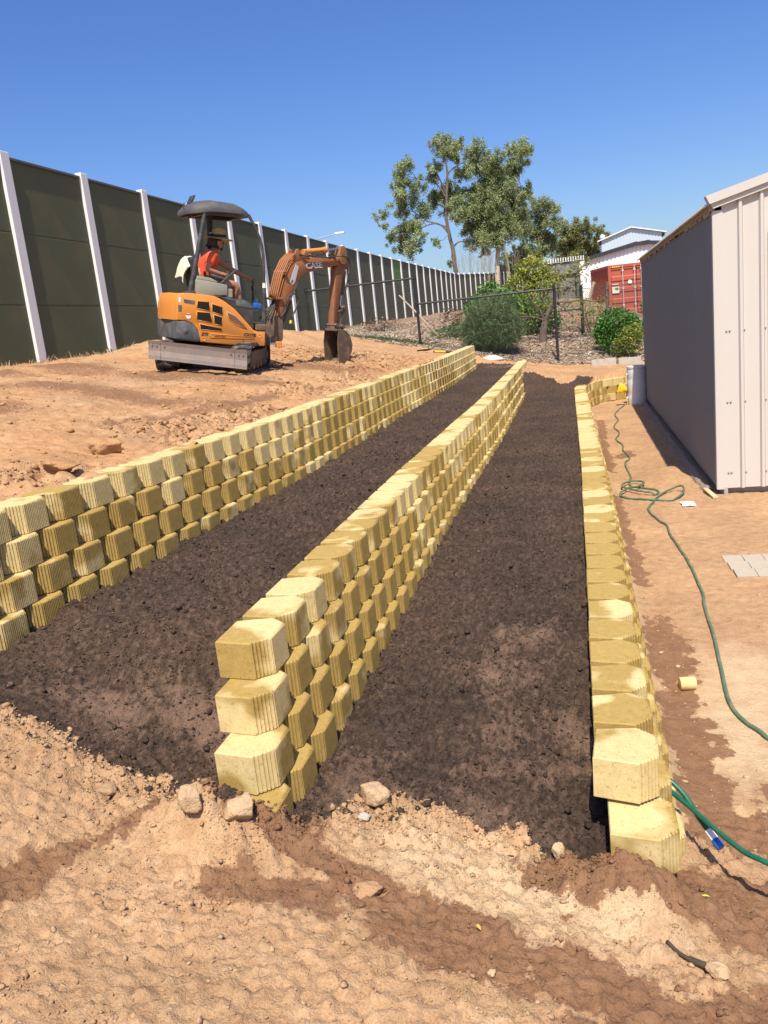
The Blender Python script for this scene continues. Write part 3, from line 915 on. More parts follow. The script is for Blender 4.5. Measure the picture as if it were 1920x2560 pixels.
# ================================================================== STEEL SHED
M_SHEDW = worn("shed wall cream", (.535, .50, .455), .5, dirt=(.52, .42, .32), dirt_amt=.22, scale=2.5, var=.012, fine=90, bstr=.015)
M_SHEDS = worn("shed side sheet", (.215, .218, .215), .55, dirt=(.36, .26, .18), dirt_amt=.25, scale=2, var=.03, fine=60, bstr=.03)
M_ROOF = worn("shed roof sheet", (.60, .57, .53), .45, dirt_amt=.1, scale=3, var=.02)
M_SCREW = worn("screw", (.30, .29, .28), .4, metal=.6, dirt_amt=.1)
M_CONC = worn("concrete", (.42, .38, .33), .9, dirt=(.30, .20, .13), dirt_amt=.5, scale=9, var=.12, fine=80, bstr=.4)
M_LIT_EDGE = worn("lit roof edge", (.88, .86, .82), .6, dirt_amt=.05, var=.02)  # paler than the roof sheet: bright light on the eave edge, put into the colour
SX0, SY0, SY1, SZ0, SZE = 1.324, 8.89, 18.0, -2.0, 0.80
SW = 5.6; PIT = .256
shed = empty("shed", (SX0, SY0, SZ0), "cream steel shed with ribbed gable end and shaded corrugated side wall", "shed")
S0 = Vector(shed.location)
def lb(mb): 
    mb.v = [tuple(Vector(v) - S0) for v in mb.v]; return mb
# corrugated side wall facing the walls: a real corrugated profile
def corrugated(x, y0, y1, z0, zf, pitch, amp, thick=.004):
    n = int((y1 - y0) / pitch * 4) + 1
    V = []; F = []
    for i in range(n):
        y = y0 + (y1 - y0) * i / (n - 1)
        dx = amp * (0, 1, 1, 0)[i % 4]
        V += [(x - dx, y, z0), (x - dx, y, zf(y))]
    for i in range(n - 1):
        F.append((2 * i, 2 * i + 2, 2 * i + 3, 2 * i + 1))
    return V, F
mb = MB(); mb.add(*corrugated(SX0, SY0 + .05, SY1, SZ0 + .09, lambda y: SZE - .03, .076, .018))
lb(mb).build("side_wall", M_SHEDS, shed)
# inner skin, back wall and right wall so the shed is closed
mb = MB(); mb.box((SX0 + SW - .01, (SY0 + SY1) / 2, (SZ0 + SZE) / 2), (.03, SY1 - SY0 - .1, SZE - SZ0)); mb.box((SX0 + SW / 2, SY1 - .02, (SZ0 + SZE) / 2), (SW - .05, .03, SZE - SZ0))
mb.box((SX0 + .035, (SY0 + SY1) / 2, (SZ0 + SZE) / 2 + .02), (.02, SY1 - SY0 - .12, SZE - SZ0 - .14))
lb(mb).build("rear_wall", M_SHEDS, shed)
# gable cladding: wide pan, narrow raised ribs
def gz(x): return SZE + PIT * (x - SX0) if x < SX0 + SW / 2 else SZE + PIT * (SX0 + SW - x)
xs = [SX0 + .10]; prof = []
ribw, ribh, rp = .052, .030, .190
x = SX0 + .075
prof.append((x, 0.0))
while x < SX0 + SW - .12:
    x0 = x + rp - ribw
    prof += [(x0, 0), (x0 + .014, -ribh), (x0 + ribw - .014, -ribh), (x0 + ribw, 0)]
    # two faint swages in the pan
    x = x0 + ribw
prof = [p for p in prof if p[0] < SX0 + SW - .02]
DX0, DX1, DZT = SX0 + .485, SX0 + 4.6, .535     # roller-door opening to the right
def clad(sel, zb, name):
    mb = MB(); V = []; F = []
    for (px, py) in sel:
        V += [(px, SY0 + py, zb(px)), (px, SY0 + py, gz(px) + .012)]
    for i in range(len(sel) - 1): F.append((2 * i, 2 * i + 2, 2 * i + 3, 2 * i + 1))
    mb.add(V, F); return lb(mb).build(name, M_SHEDW, shed)
clad([p for p in prof if p[0] < DX0 - .005] + [(DX0 + .005, 0.0)], lambda px: SZ0 + .06, "gable_cladding")
clad([(DX0 + .005, 0.0)] + [p for p in prof if DX0 + .006 <= p[0] <= DX1], lambda px: DZT, "gable_cladding")
clad([p for p in prof if p[0] >= DX1 - .03], lambda px: SZ0 + .06, "gable_cladding")
# door: lower panel set back a little, with its head flashing
mb = MB(); V = []; F = []; nz_ = int((DZT - SZ0) / .075) * 2
for i in range(nz_ + 1):
    z = SZ0 + (DZT - SZ0) * i / nz_; yo = SY0 + .045 - (.012 if i % 2 else 0)
    V += [(DX0 + .03, yo, z), (DX1 + .02, yo, z)]
for i in range(nz_): F.append((2 * i, 2 * i + 1, 2 * i + 3, 2 * i + 2))
mb.add(V, F)
d = lb(mb).build("roller_door", M_SHEDW, shed)
mb = MB(); mb.box(((DX0 + DX1) / 2 + .03, SY0 - .012, DZT + .018), (DX1 - DX0 + .03, .075, .036))
lb(mb).build("door_head", M_SHEDW, shed)
mb = MB(); mb.box((DX0 + .022, SY0 + .006, (SZ0 + DZT) / 2 + .04), (.045, .05, DZT - SZ0 - .09)); lb(mb).build("door_jamb", M_SHEDW, shed)
# corner flashing
mb = MB(); mb.box((SX0 + .040, SY0 - .006, (SZ0 + .05 + gz(SX0) - .02) / 2), (.088, .010, gz(SX0) - .07 - SZ0)); mb.box((SX0 - .0055, SY0 + .028, (SZ0 + .05 + SZE - .02) / 2), (.011, .075, SZE - .07 - SZ0))
lb(mb).build("corner_flashing", M_SHEDW, shed)
# bottom of the frame and the slab edge showing under the sheets
mb = MB(); mb.box((SX0 + SW / 2, (SY0 + SY1) / 2 + .02, SZ0 - .08), (SW - .08, SY1 - SY0 - .10, .30)); lb(mb).build("slab", M_CONC, shed)
mb = MB(); mb.tube([(SX0 + .075, SY0 + .005, SZ0 - .05), (SX0 + .075, SY0 + .005, SZ0 + .07)], .022, 10); lb(mb).build("pipe", M_CONC, shed)
# roof: corrugated sheets on the visible slope, plain on the other, barge flashing in two steps
V = []; F = []; n = int((SY1 - SY0 + .14) / .076 * 4) + 1
for i in range(n):
    yv = SY0 - .02 + (SY1 - SY0 + .10) * i / (n - 1); dz = .020 * (0, 1, 1, 0)[i % 4]
    for xv in (SX0 - .085, SX0 + SW / 2):
        V.append((xv, yv, SZE + PIT * (xv - SX0) + .045 + dz))
for i in range(n - 1): F.append((2 * i, 2 * i + 2, 2 * i + 3, 2 * i + 1))
mb = MB(); mb.add(V, F); lb(mb).build("roof_sheet", M_ROOF, shed)
V = []; F = []
for i in range(n):
    yv = SY0 - .02 + (SY1 - SY0 + .10) * i / (n - 1); dz = .020 * (0, 1, 1, 0)[i % 4]; z = SZE + PIT * -.085 + .045
    V += [(SX0 - .0855, yv, z + dz - .010 + .006 * math.sin(yv * 3.1)), (SX0 - .0862, yv, z + dz + .006)]
for i in range(n - 1): F.append((2 * i, 2 * i + 2, 2 * i + 3, 2 * i + 1))
mb = MB(); mb.add(V, F); lb(mb).build("roof_edge", M_LIT_EDGE, shed)
mb = MB(); mb.add([(SX0 + SW / 2, SY0 - .02, gz(SX0 + SW / 2) + .055), (SX0 + SW + .08, SY0 - .02, SZE + .03), (SX0 + SW + .08, SY1 + .05, SZE + .03), (SX0 + SW / 2, SY1 + .05, gz(SX0 + SW / 2) + .055)], [(0, 1, 2, 3)])
lb(mb).build("roof_sheet", M_ROOF, shed)
def barge(o0, o1, zlo, zhi, th, yy, name):
    """board following the gable on the left slope"""
    mb = MB()
    xa, xb = SX0 + o0, SX0 + SW / 2
    for a, b, s in ((xa, xb, 1),):
        za, zb = SZE + PIT * (a - SX0), SZE + PIT * (b - SX0)
        V = [(a, yy, za + zlo), (b, yy, zb + zlo), (b, yy, zb + zhi), (a + o1, yy, za + zhi), (a, yy + th, za + zlo), (b, yy + th, zb + zlo), (b, yy + th, zb + zhi), (a + o1, yy + th, za + zhi)]
        mb.add(V, [(0, 1, 2, 3), (5, 4, 7, 6), (0, 4, 5, 1), (3, 2, 6, 7), (0, 3, 7, 4), (1, 5, 6, 2)])
        c = 2 * (SX0 + SW / 2)
        mb.add([(c - v[0], v[1], v[2]) for v in V], [(3, 2, 1, 0), (6, 7, 4, 5), (1, 5, 4, 0), (7, 6, 2, 3), (4, 7, 3, 0), (2, 6, 5, 1)])
    return lb(mb).build(name, M_SHEDW, shed)
barge(-.040, -.035, .052, .128, .13, SY0 - .075, "barge_flashing")
barge(-.005, -.025, .0, .050, .05, SY0 - .048, "barge_board")
# eave trim along the long wall: stepped underside strip
mb = MB(); mb.box((SX0 - .012, (SY0 + SY1) / 2, SZE + .012), (.05, SY1 - SY0, .055)); lb(mb).build("eave_batten", worn("eave strip", (.35, .29, .21), .8, dirt_amt=.2), shed)
mb = MB()
for k in range(0, 60):
    if random.random() < .45:
        w = random.uniform(.1, .4); mb.box((SX0 - .026, SY0 + .1 + k * .15, SZE - .03), (.012, w, random.uniform(.02, .05)))
lb(mb).build("foam_strip", worn("eave foam", (.40, .33, .24), .9, dirt_amt=.2), shed)
scr = MB(); scr.lathe([(.004, 0), (.009, .002), (.009, .006), (.004, .009)], 8, rotx(math.radians(90)))
ME_SCREW = scr.mesh("screw"); ME_SCREW.materials.append(M_SCREW)
for zz in (-1.78, -1.06, -.36):
    for xx in (.103, .132, .268, .458):
        put("screw", ME_SCREW, shed, (SX0 + xx, SY0 - .003, zz))

# ================================================================== CHAIN-LINK FENCE
M_BLACK = worn("black coated steel", (.020, .022, .026), .45, dirt=(.10, .08, .06), dirt_amt=.25, scale=12, var=.1)
M_WIRE = worn("wire", (.06, .065, .07), .6, metal=.3, dirt_amt=.2)
FY = 22.9
cl = empty("chain_link_fence", (-4.2, FY, -.6), "black pipe chain-link fence with stepped top rails behind the block walls", "fence")
c0 = Vector(cl.location)
def lc(mb, c): mb.v = [tuple(Vector(v) - c) for v in mb.v]; return mb
for x, z0, z1 in ((-7.3, .0, 1.36), (-4.2, -.75, 1.42), (-.53, -1.55, .68)):
    mb = MB(); mb.tube([(x, FY, z0), (x, FY, z1)], .037, 10); mb.lathe([(.041, 0), (.041, .03), (.02, .05), (.003, .055)], 10, None, (x, FY, z1 - .01))
    lc(mb, c0).build("post", M_BLACK, cl, auto=40)
for xa, xb, z in ((-7.3, -4.2, 1.285), (-4.2, -.53, .598)):
    mb = MB(); mb.tube([(xa, FY, z), (xb, FY, z)], .028, 8)
    for xe in (xa, xb): mb.lathe([(.05, -.03), (.05, .03)], 10, None, (xe, FY, z))
    lc(mb, c0).build("top_rail", M_BLACK, cl, auto=40)
def diamond(xa, xb, zb, zt, y, s=.075, r=.0016):
    """crossing wires of chain-link between xa..xb; zb(x) bottom"""
    V = []; F = []
    def wire(p, q):
        d = Vector(q) - Vector(p); n1 = Vector((0, 1, 0)); n2 = d.normalized().cross(n1)
        b = len(V)
        for c in (p, q):
            for k in range(3):
                a = 2 * math.pi * k / 3
                V.append(tuple(Vector(c) + n1 * r * math.cos(a) + n2 * r * math.sin(a)))
        for k in range(3): F.append((b + k, b + (k + 1) % 3, b + 3 + (k + 1) % 3, b + 3 + k))
    w = xb - xa; h = zt - zb
    for sg in (1, -1):
        c = -h
        while c < w:
            x0, x1 = c, c + h
            z0, z1 = 0, h
            if x0 < 0: z0 = -x0; x0 = 0
            if x1 > w: z1 = h - (x1 - w); x1 = w
            if x1 > x0:
                if sg > 0: wire((xa + x0, y, zb + z0), (xa + x1, y, zb + z1))
                else: wire((xb - x0, y + .004, zb + z0), (xb - x1, y + .004, zb + z1))
            c += s
    mb = MB(); mb.add(V, F); return mb
for xa, xb, zb, zt in ((-7.3, -4.2, -.35, 1.28), (-4.2, -.53, -1.15, .59), (-.53, 1.9, -1.5, -.95)):
    lc(diamond(xa, xb, zb, zt, FY + .03), c0).build("wire_mesh", M_WIRE, cl)
cl2 = empty("chain_link_fence", (.18, 27.0, -.8), "low chain-link fence with short black post in front of the red container", "fence")
c1 = Vector(cl2.location)
for x in (.18, 3.2):
    mb = MB(); mb.tube([(x, 27, -1.0), (x, 27, .72)], .05, 8); lc(mb, c1).build("post", M_BLACK, cl2, auto=40)
lc(diamond(-1.6, 4.2, -1.0, .60, 27.03, .06, .0035), c1).build("wire_mesh", M_WIRE, cl2)
mb = MB(); mb.tube([(-1.6, 27.0, .60), (.18, 27, .60), (4.2, 27.0, .58)], .008, 6); lc(mb, c1).build("strand_wire", M_WIRE, cl2)
mb = MB(); mb.tube([(-1.6, 27.0, .02), (.18, 27, .0)], .018, 6); lc(mb, c1).build("bottom_rail", M_BLACK, cl2)

# grey steel gate panels standing on the bank behind the bare tree
M_GREYSHEET = worn("grey fence sheet", (.20, .195, .19), .6, dirt_amt=.2, scale=2, var=.04)
gp = empty("sheet_fence", (-.4, 32, .4), "grey steel sheet fence with dark frame on the bank beside white building", "fence")
g0 = Vector(gp.location)
for xa, xb, zt in ((-1.5, -.62, 1.24), (-.56, .02, 1.22), (.06, .215, 1.20)):
    V = []; F = []; n = 13
    for i in range(n):
        xx = xa + (xb - xa) * i / (n - 1); yo = .02 * (i % 2)
        V += [(xx, 32 - yo, .42), (xx, 32 - yo, zt)]
    for i in range(n - 1): F.append((2 * i, 2 * i + 2, 2 * i + 3, 2 * i + 1))
    mb = MB(); mb.add(V, F); lc(mb, g0).build("sheet", M_GREYSHEET, gp)
for x in (-1.53, -.59, .04):
    mb = MB(); mb.box((x, 31.97, .85), (.05, .05, 1.0)); lc(mb, g0).build("post", M_BLACK, gp)
for z in (.40, 1.25):
    mb = MB(); mb.box((-.67, 31.955, z), (1.76, .03, .05)); lc(mb, g0).build("rail", M_BLACK, gp)
sf = empty("sheet_fence", (-.6, 44, 1.6), "dark grey panel fence standing above the bank with white pickets over it", "fence")
s0 = Vector(sf.location)
mb = MB(); mb.box((-.7, 44, 1.9), (2.9, .05, .9)); lc(mb, s0).build("sheet", M_GREYSHEET, sf)
mb = MB(); mb.box((-.75, 43.95, 2.34), (2.9, .04, .05)); lc(mb, s0).build("rail", M_BLACK, sf)
pf = empty("picket_fence", (-.6, 52, 2.4), "row of pale pickets rising above the grey panel fence in the distance", "fence")
s1 = Vector(pf.location)
for i in range(15):
    mb = MB(); mb.box((-1.45 + i * .145, 52, 2.60), (.06, .05, .9)); lc(mb, s1).build("picket", M_POST, pf)
mb = MB(); mb.box((-.45, 52.06, 2.6), (2.2, .04, .5)); lc(mb, s1).build("backing_rail", M_GREYSHEET, pf)

# ================================================================== BUILDINGS IN THE DISTANCE
M_WHITESHEET = worn("white sheet", (.87, .86, .82), .5, dirt=(.5, .45, .4), dirt_amt=.12, scale=1.2, var=.02, fine=20, bstr=.02)
M_BLUESHEET = worn("blue grey sheet", (.47, .55, .62), .5, dirt=(.4, .4, .4), dirt_amt=.1, scale=.8, var=.02, fine=15, bstr=.02)
M_DARKTRIM = worn("dark trim", (.030, .034, .045), .5, dirt_amt=.1)
def ribbed_wall(poly_top, x0, x1, y, zb, pitch, amp):
    n = int((x1 - x0) / pitch) * 4 + 1; V = []; F = []
    for i in range(n):
        x = x0 + (x1 - x0) * i / (n - 1); dy = amp * (0, 1, 1, 0)[i % 4]
        V += [(x, y - dy, zb(x) if callable(zb) else zb), (x, y - dy, poly_top(x))]
    for i in range(n - 1): F.append((2 * i, 2 * i + 2, 2 * i + 3, 2 * i + 1))
    mb = MB(); mb.add(V, F); return mb
wb = empty("white_building", (.26, 43.5, -.5), "white ribbed-steel building with dark roof edge behind the red container", "building")
w0 = Vector(wb.location)
k = 43.5 / 40
def wt(x): return np.interp(x, [.25 * k, .70 * k, 2.77 * k, 3.3 * k, 6.5], [2.07 * k, 2.13 * k, 2.50 * k, 2.50 * k, 2.05 * k])
lc(ribbed_wall(wt, .25 * k, 7.0, 43.5, -1.2, .19, .03), w0).build("front_wall", M_WHITESHEET, wb)
mb = MB(); mb.box((.25 * k + .01, 46.5, .4), (.04, 6.0, 3.6)); mb.box((6.99, 46.5, .4), (.04, 6, 3.6)); mb.box((3.7, 49.5, .4), (6.6, .04, 3.6)); lc(mb, w0).build("side_wall", M_WHITESHEET, wb)
mb = MB()
for xa, xb in ((.55, 2.77 * k), (2.77 * k, 3.3 * k), (3.3 * k, 7.0)):
    za, zb_ = wt(max(xa, .3)), wt(xb)
    mb.add([(xa, 43.3, za - .02), (xb, 43.3, zb_ - .02), (xb, 43.3, zb_ + .17), (xa, 43.3, za + .13), (xa, 49.6, za - .02), (xb, 49.6, zb_ - .02), (xb, 49.6, zb_ + .17), (xa, 49.6, za + .13)],
           [(0, 1, 2, 3), (5, 4, 7, 6), (0, 4, 5, 1), (3, 2, 6, 7), (0, 3, 7, 4), (1, 5, 6, 2)])
lc(mb, w0).build("roof", M_DARKTRIM, wb)

bb = empty("warehouse", (1.9, 60, 0), "large pale blue-grey gabled warehouse rising behind the white building", "building")
b0 = Vector(bb.location)
def bt(x): return np.interp(x, [1.88, 3.81, 5.75, 9.0], [4.32, 4.88, 4.38, 3.5])
lc(ribbed_wall(bt, 1.88, 5.75, 60, .5, .2, .02), b0).build("front_wall", M_BLUESHEET, bb)
mb = MB(); mb.box((1.9, 60.8, 2.4), (.05, 1.5, 3.8)); mb.box((5.73, 60.8, 2.4), (.05, 1.5, 3.8)); mb.box((3.8, 61.5, 2.4), (3.8, .05, 3.8)); lc(mb, b0).build("side_wall", M_BLUESHEET, bb)
mb = MB()
for pa, pb in (((1.63, 4.24), (3.81, 4.90)), ((3.81, 4.90), (6.02, 4.33))):
    mb.add([(pa[0], 59.8, pa[1]), (pb[0], 59.8, pb[1]), (pb[0], 59.8, pb[1] + .06), (pa[0], 59.8, pa[1] + .06), (pa[0], 61.6, pa[1]), (pb[0], 61.6, pb[1]), (pb[0], 61.6, pb[1] + .06), (pa[0], 61.6, pa[1] + .06)],
           [(0, 1, 2, 3), (5, 4, 7, 6), (0, 4, 5, 1), (3, 2, 6, 7), (0, 3, 7, 4), (1, 5, 6, 2)])
lc(mb, b0).build("roof", M_WHITESHEET, bb)
mb = MB(); mb.box((1.80, 60.75, 4.16), (.12, 1.6, .14)); mb.box((5.86, 60.75, 4.22), (.12, 1.6, .14)); lc(mb, b0).build("gutter", M_DARKTRIM, bb)
mb = MB(); mb.tube([(2.0, 61.0, 4.3), (2.0, 61.0, 4.55)], .12, 10); mb.lathe([(.1, 0), (.19, .06), (.16, .2), (.02, .28)], 12, None, (2.0, 61, 4.52)); lc(mb, b0).build("roof_vent", M_BLUESHEET, bb)

# ------------------------------------------------------------------ red shipping container
M_RED = worn("container red", (.40, .095, .055), .55, dirt=(.25, .09, .06), dirt_amt=.4, scale=3, var=.06, fine=40, bstr=.05)
M_ROD = worn("galvanised rod", (.62, .58, .55), .45, metal=.3, dirt_amt=.15)
M_WHITEPAINT = worn("white print", (.80, .78, .74), .6, dirt_amt=.1, var=.02)
M_YELLOW = worn("yellow print", (.80, .62, .05), .6, dirt_amt=.05, var=.03)
M_GREENP = worn("green print", (.06, .22, .09), .6, dirt_amt=.05, var=.03)
ct = empty("shipping_container", (1.41, 38, -.92), "rusty red shipping container with white lock rods, doors facing the yard", "container")
ct.rotation_euler = (0, 0, math.radians(13))
CW, CL_, CHH = 2.44, 3.0, 2.60
mb = MB()
for x in (.06, CW - .06):
    for y in (.06, CL_ - .06): mb.box((x, y, CHH / 2), (.12, .12, CHH))
for z in (.06, CHH - .06):
    for x in (.05, CW - .05): mb.box((x, CL_ / 2, z), (.10, CL_ - .24, .12))
    for y in (.05, CL_ - .05): mb.box((CW / 2, y, z), (CW - .24, .10, .12))
mb.build("frame", M_RED, ct)
def corr_y(x, y0, y1, z0, z1, pitch, amp):
    n = int((y1 - y0) / pitch) * 4 + 1; V = []; F = []
    for i in range(n):
        y = y0 + (y1 - y0) * i / (n - 1)
        V += [(x + amp * (0, 1, 1, 0)[i % 4], y, z0), (x + amp * (0, 1, 1, 0)[i % 4], y, z1)]
    for i in range(n - 1): F.append((2 * i, 2 * i + 2, 2 * i + 3, 2 * i + 1))
    mb = MB(); return mb.add(V, F)
corr_y(.02, .12, CL_ - .12, .12, CHH - .12, .25, .035).build("side_panel", M_RED, ct)
corr_y(CW - .06, .12, CL_ - .12, .12, CHH - .12, .25, .035).build("side_panel", M_RED, ct)
mb = MB(); mb.box((CW / 2, CL_ / 2, CHH - .03), (CW - .2, CL_ - .2, .03)); mb.box((CW / 2, CL_ - .04, CHH / 2), (CW - .24, .03, CHH - .24)); mb.build("roof", M_RED, ct)
for s, xa, xb in ((0, .14, CW / 2 - .012), (1, CW / 2 + .012, CW - .14)):
    # door leaf with horizontal corrugations
    V = []; F = []; zs = []
    z = .14; prof = []
    for q in range(5):
        za = .14 + q * (CHH - .28) / 5; zb_ = za + (CHH - .28) / 5
        prof += [(za, .0), (za + .10, .0), (za + .14, .035), (zb_ - .10, .035), (zb_ - .06, .0)]
    prof.append((CHH - .14, 0))
    for zz, dy in prof: V += [(xa, .02 + dy, zz), (xb, .02 + dy, zz)]
    for i in range(len(prof) - 1): F.append((2 * i, 2 * i + 1, 2 * i + 3, 2 * i + 2))
    mb = MB(); mb.add(V, F); dr = mb.build("door", M_RED, ct)
    for f in (.33, .80) if s == 0 else (.16, .68):
        x = xa + (xb - xa) * f + (.12 if s == 0 else 0)
        x = min(x, xb - .05)
        mb = MB(); mb.tube([(x, -.02, .06), (x, -.02, CHH - .06)], .019, 8)
        for zz in (.2, .9, 1.6, CHH - .25): mb.box((x, -.01, zz), (.09, .05, .06))
        mb.build("lock_rod", M_ROD, dr)
mb = MB(); mb.box((.78, .012, 1.98), (.16, .006, .16))
disc = MB(); disc.lathe([(.085, 0), (.085, .006), (.0, .0065)], 20, rotx(math.radians(90)), (.92, .012, 1.84)); disc.build("round_sticker", M_WHITEPAINT, ct)
mb = MB(); mb.box((.30, .008, 1.56), (.29, .008, .27)); sg = mb.build("placard", M_WHITEPAINT, ct)
mb = MB(); mb.add([(.18, .002, 1.66), (.27, .002, 1.66), (.225, .002, 1.54)], [(0, 1, 2)]); mb.box((.33, .002, 1.48), (.2, .002, .03)); mb.build("placard_mark", M_YELLOW, sg)
mb = MB(); mb.box((.345, .002, 1.60), (.15, .002, .11)); mb.build("placard_mark", M_GREENP, sg)
def text_front(body, size, x, z, y=.0, mat=M_WHITEPAINT, bold=.0, parent=ct):
    return text_part("lettering", body, size, mat, parent, Matrix.Translation((x, y, z)) @ Matrix.Rotation(math.radians(90), 4, 'X'), .003, 0, bold)
text_front("TCK", .17, CW / 2 + .34, 2.0, .008)
mb = MB(); mb.box((CW / 2 + .48, .008, 1.45), (.42, .006, .13)); mb.box((.30, .008, 1.80), (.26, .006, .02)); mb.box((.32, .008, 1.765), (.22, .006, .015)); mb.build("stencil_bar", M_WHITEPAINT, ct)
mb = MB()
for i in range(4): mb.box((.20 + i * .09, -.008, CHH - .09), (.05, .008, .045), roty(.5))
mb.build("hazard_stripe", M_YELLOW, ct)

# ------------------------------------------------------------------ street lamp beyond the barrier
M_GALV = worn("galvanised", (.45, .46, .47), .45, metal=.5, dirt_amt=.1)
sl = empty("street_lamp", (-34, 95, 0), "thin grey street lamp arm reaching over the noise barrier", "street lamp")
l0 = Vector(sl.location)
mb = MB(); mb.tube([(-34, 95, -1), (-34, 95, 8.5), (-33.4, 95, 9.7), (-31.5, 95, 10.35), (-28.2, 95, 10.85), (-26.0, 95, 11.15)], [.12, .09, .08, .07, .06, .05], 8); lc(mb, l0).build("pole", M_GALV, sl, auto=50)
mb = MB(); mb.bbox((-25.5, 95, 11.2), (1.1, .4, .2), .05); lc(mb, l0).build("lamp_head", M_WHITEPAINT, sl)
# ================================================================== MINI EXCAVATOR (local axes: x forward, y left, z up)
M_ORANGE = worn("excavator orange", (.66, .255, .045), .42, dirt=(.42, .24, .13), dirt_amt=.45, scale=5, var=.05, fine=50, bstr=.03)
M_ORANGE2 = worn("boom orange dusty", (.35, .135, .048), .6, dirt=(.20, .115, .07), dirt_amt=.75, scale=7, var=.08, fine=60, bstr=.06)
M_MUDDY = worn("muddy steel", (.12, .085, .06), .7, dirt=(.30, .20, .135), dirt_amt=.75, scale=8, var=.2, fine=60, bstr=.2)
M_CWT = worn("counterweight grey", (.085, .09, .092), .6, dirt=(.32, .28, .24), dirt_amt=.4, scale=6, var=.1)
M_HOOD = worn("dark hood plastic", (.055, .055, .053), .5, dirt=(.26, .21, .17), dirt_amt=.35, scale=4, var=.08)
M_CANOPY = worn("canopy plastic", (.068, .066, .064), .6, dirt=(.18, .16, .14), dirt_amt=.5, scale=4, var=.1, fine=40, bstr=.08)
M_CPOST = worn("canopy post", (.040, .040, .042), .55, dirt=(.22, .18, .14), dirt_amt=.5, scale=9, var=.1)
M_VENT = worn("vent mesh", (.030, .024, .018), .85, dirt=(.09, .065, .045), dirt_amt=.5, scale=25, var=.3, fine=160)
M_RUBBER = worn("rubber track", (.035, .033, .031), .85, dirt=(.27, .19, .13), dirt_amt=.65, scale=9, var=.15, fine=70, bstr=.3)
M_BLADE = worn("worn blade steel", (.27, .225, .20), .55, metal=.25, dirt=(.38, .27, .19), dirt_amt=.6, scale=5, var=.12, fine=70, bstr=.12)
M_BOXGREY = worn("grey green box", (.26, .26, .20), .6, dirt=(.40, .33, .24), dirt_amt=.4, scale=7, var=.06)
M_CHROME = worn("chrome rod", (.55, .56, .60), .18, metal=.95, dirt_amt=.05, var=.03)
M_HOSE = worn("hydraulic hose", (.035, .030, .027), .6, dirt=(.36, .24, .15), dirt_amt=.5, scale=14)
M_SEAT = worn("seat black", (.03, .03, .03), .7, dirt_amt=.3)
M_DARKTXT = worn("dark lettering", (.035, .030, .035), .6, dirt_amt=.1)
M_SILVER = worn("silver lettering", (.62, .60, .56), .5, dirt=(.4, .3, .2), dirt_amt=.2)
M_BLUE = worn("blue plastic", (.02, .11, .42), .5, dirt_amt=.1)
M_TOOTH = worn("bright worn tooth", (.72, .66, .58), .4, metal=.3, dirt_amt=.3, scale=30)
M_WIN = worn("tinted light", (.16, .09, .065), .25, dirt=(.35, .3, .28), dirt_amt=.4, scale=6)

M_RUSTARM = worn('rusty arm', (.27, .115, .05), .65, dirt=(.15, .09, .06), dirt_amt=.8, scale=8, var=.12, fine=50, bstr=.15)
EX_UP = Vector((.14, 0, 1)).normalized()
_h = math.radians(48)
EX_F = Vector((math.sin(_h), math.cos(_h), 0)); EX_F = (EX_F - EX_UP * EX_F.dot(EX_UP)).normalized()
EX_L = EX_UP.cross(EX_F)
EXM = Matrix(((EX_F.x, EX_L.x, EX_UP.x, -5.09), (EX_F.y, EX_L.y, EX_UP.y, 11.3), (EX_F.z, EX_L.z, EX_UP.z, -.30), (0, 0, 0, 1)))
ex = empty("mini_excavator", (0, 0, 0), "orange mini excavator with black canopy working on the upper yard", "excavator")
ex.matrix_world = EXM
TR = rotz(math.radians(58))                       # undercarriage is turned against the house

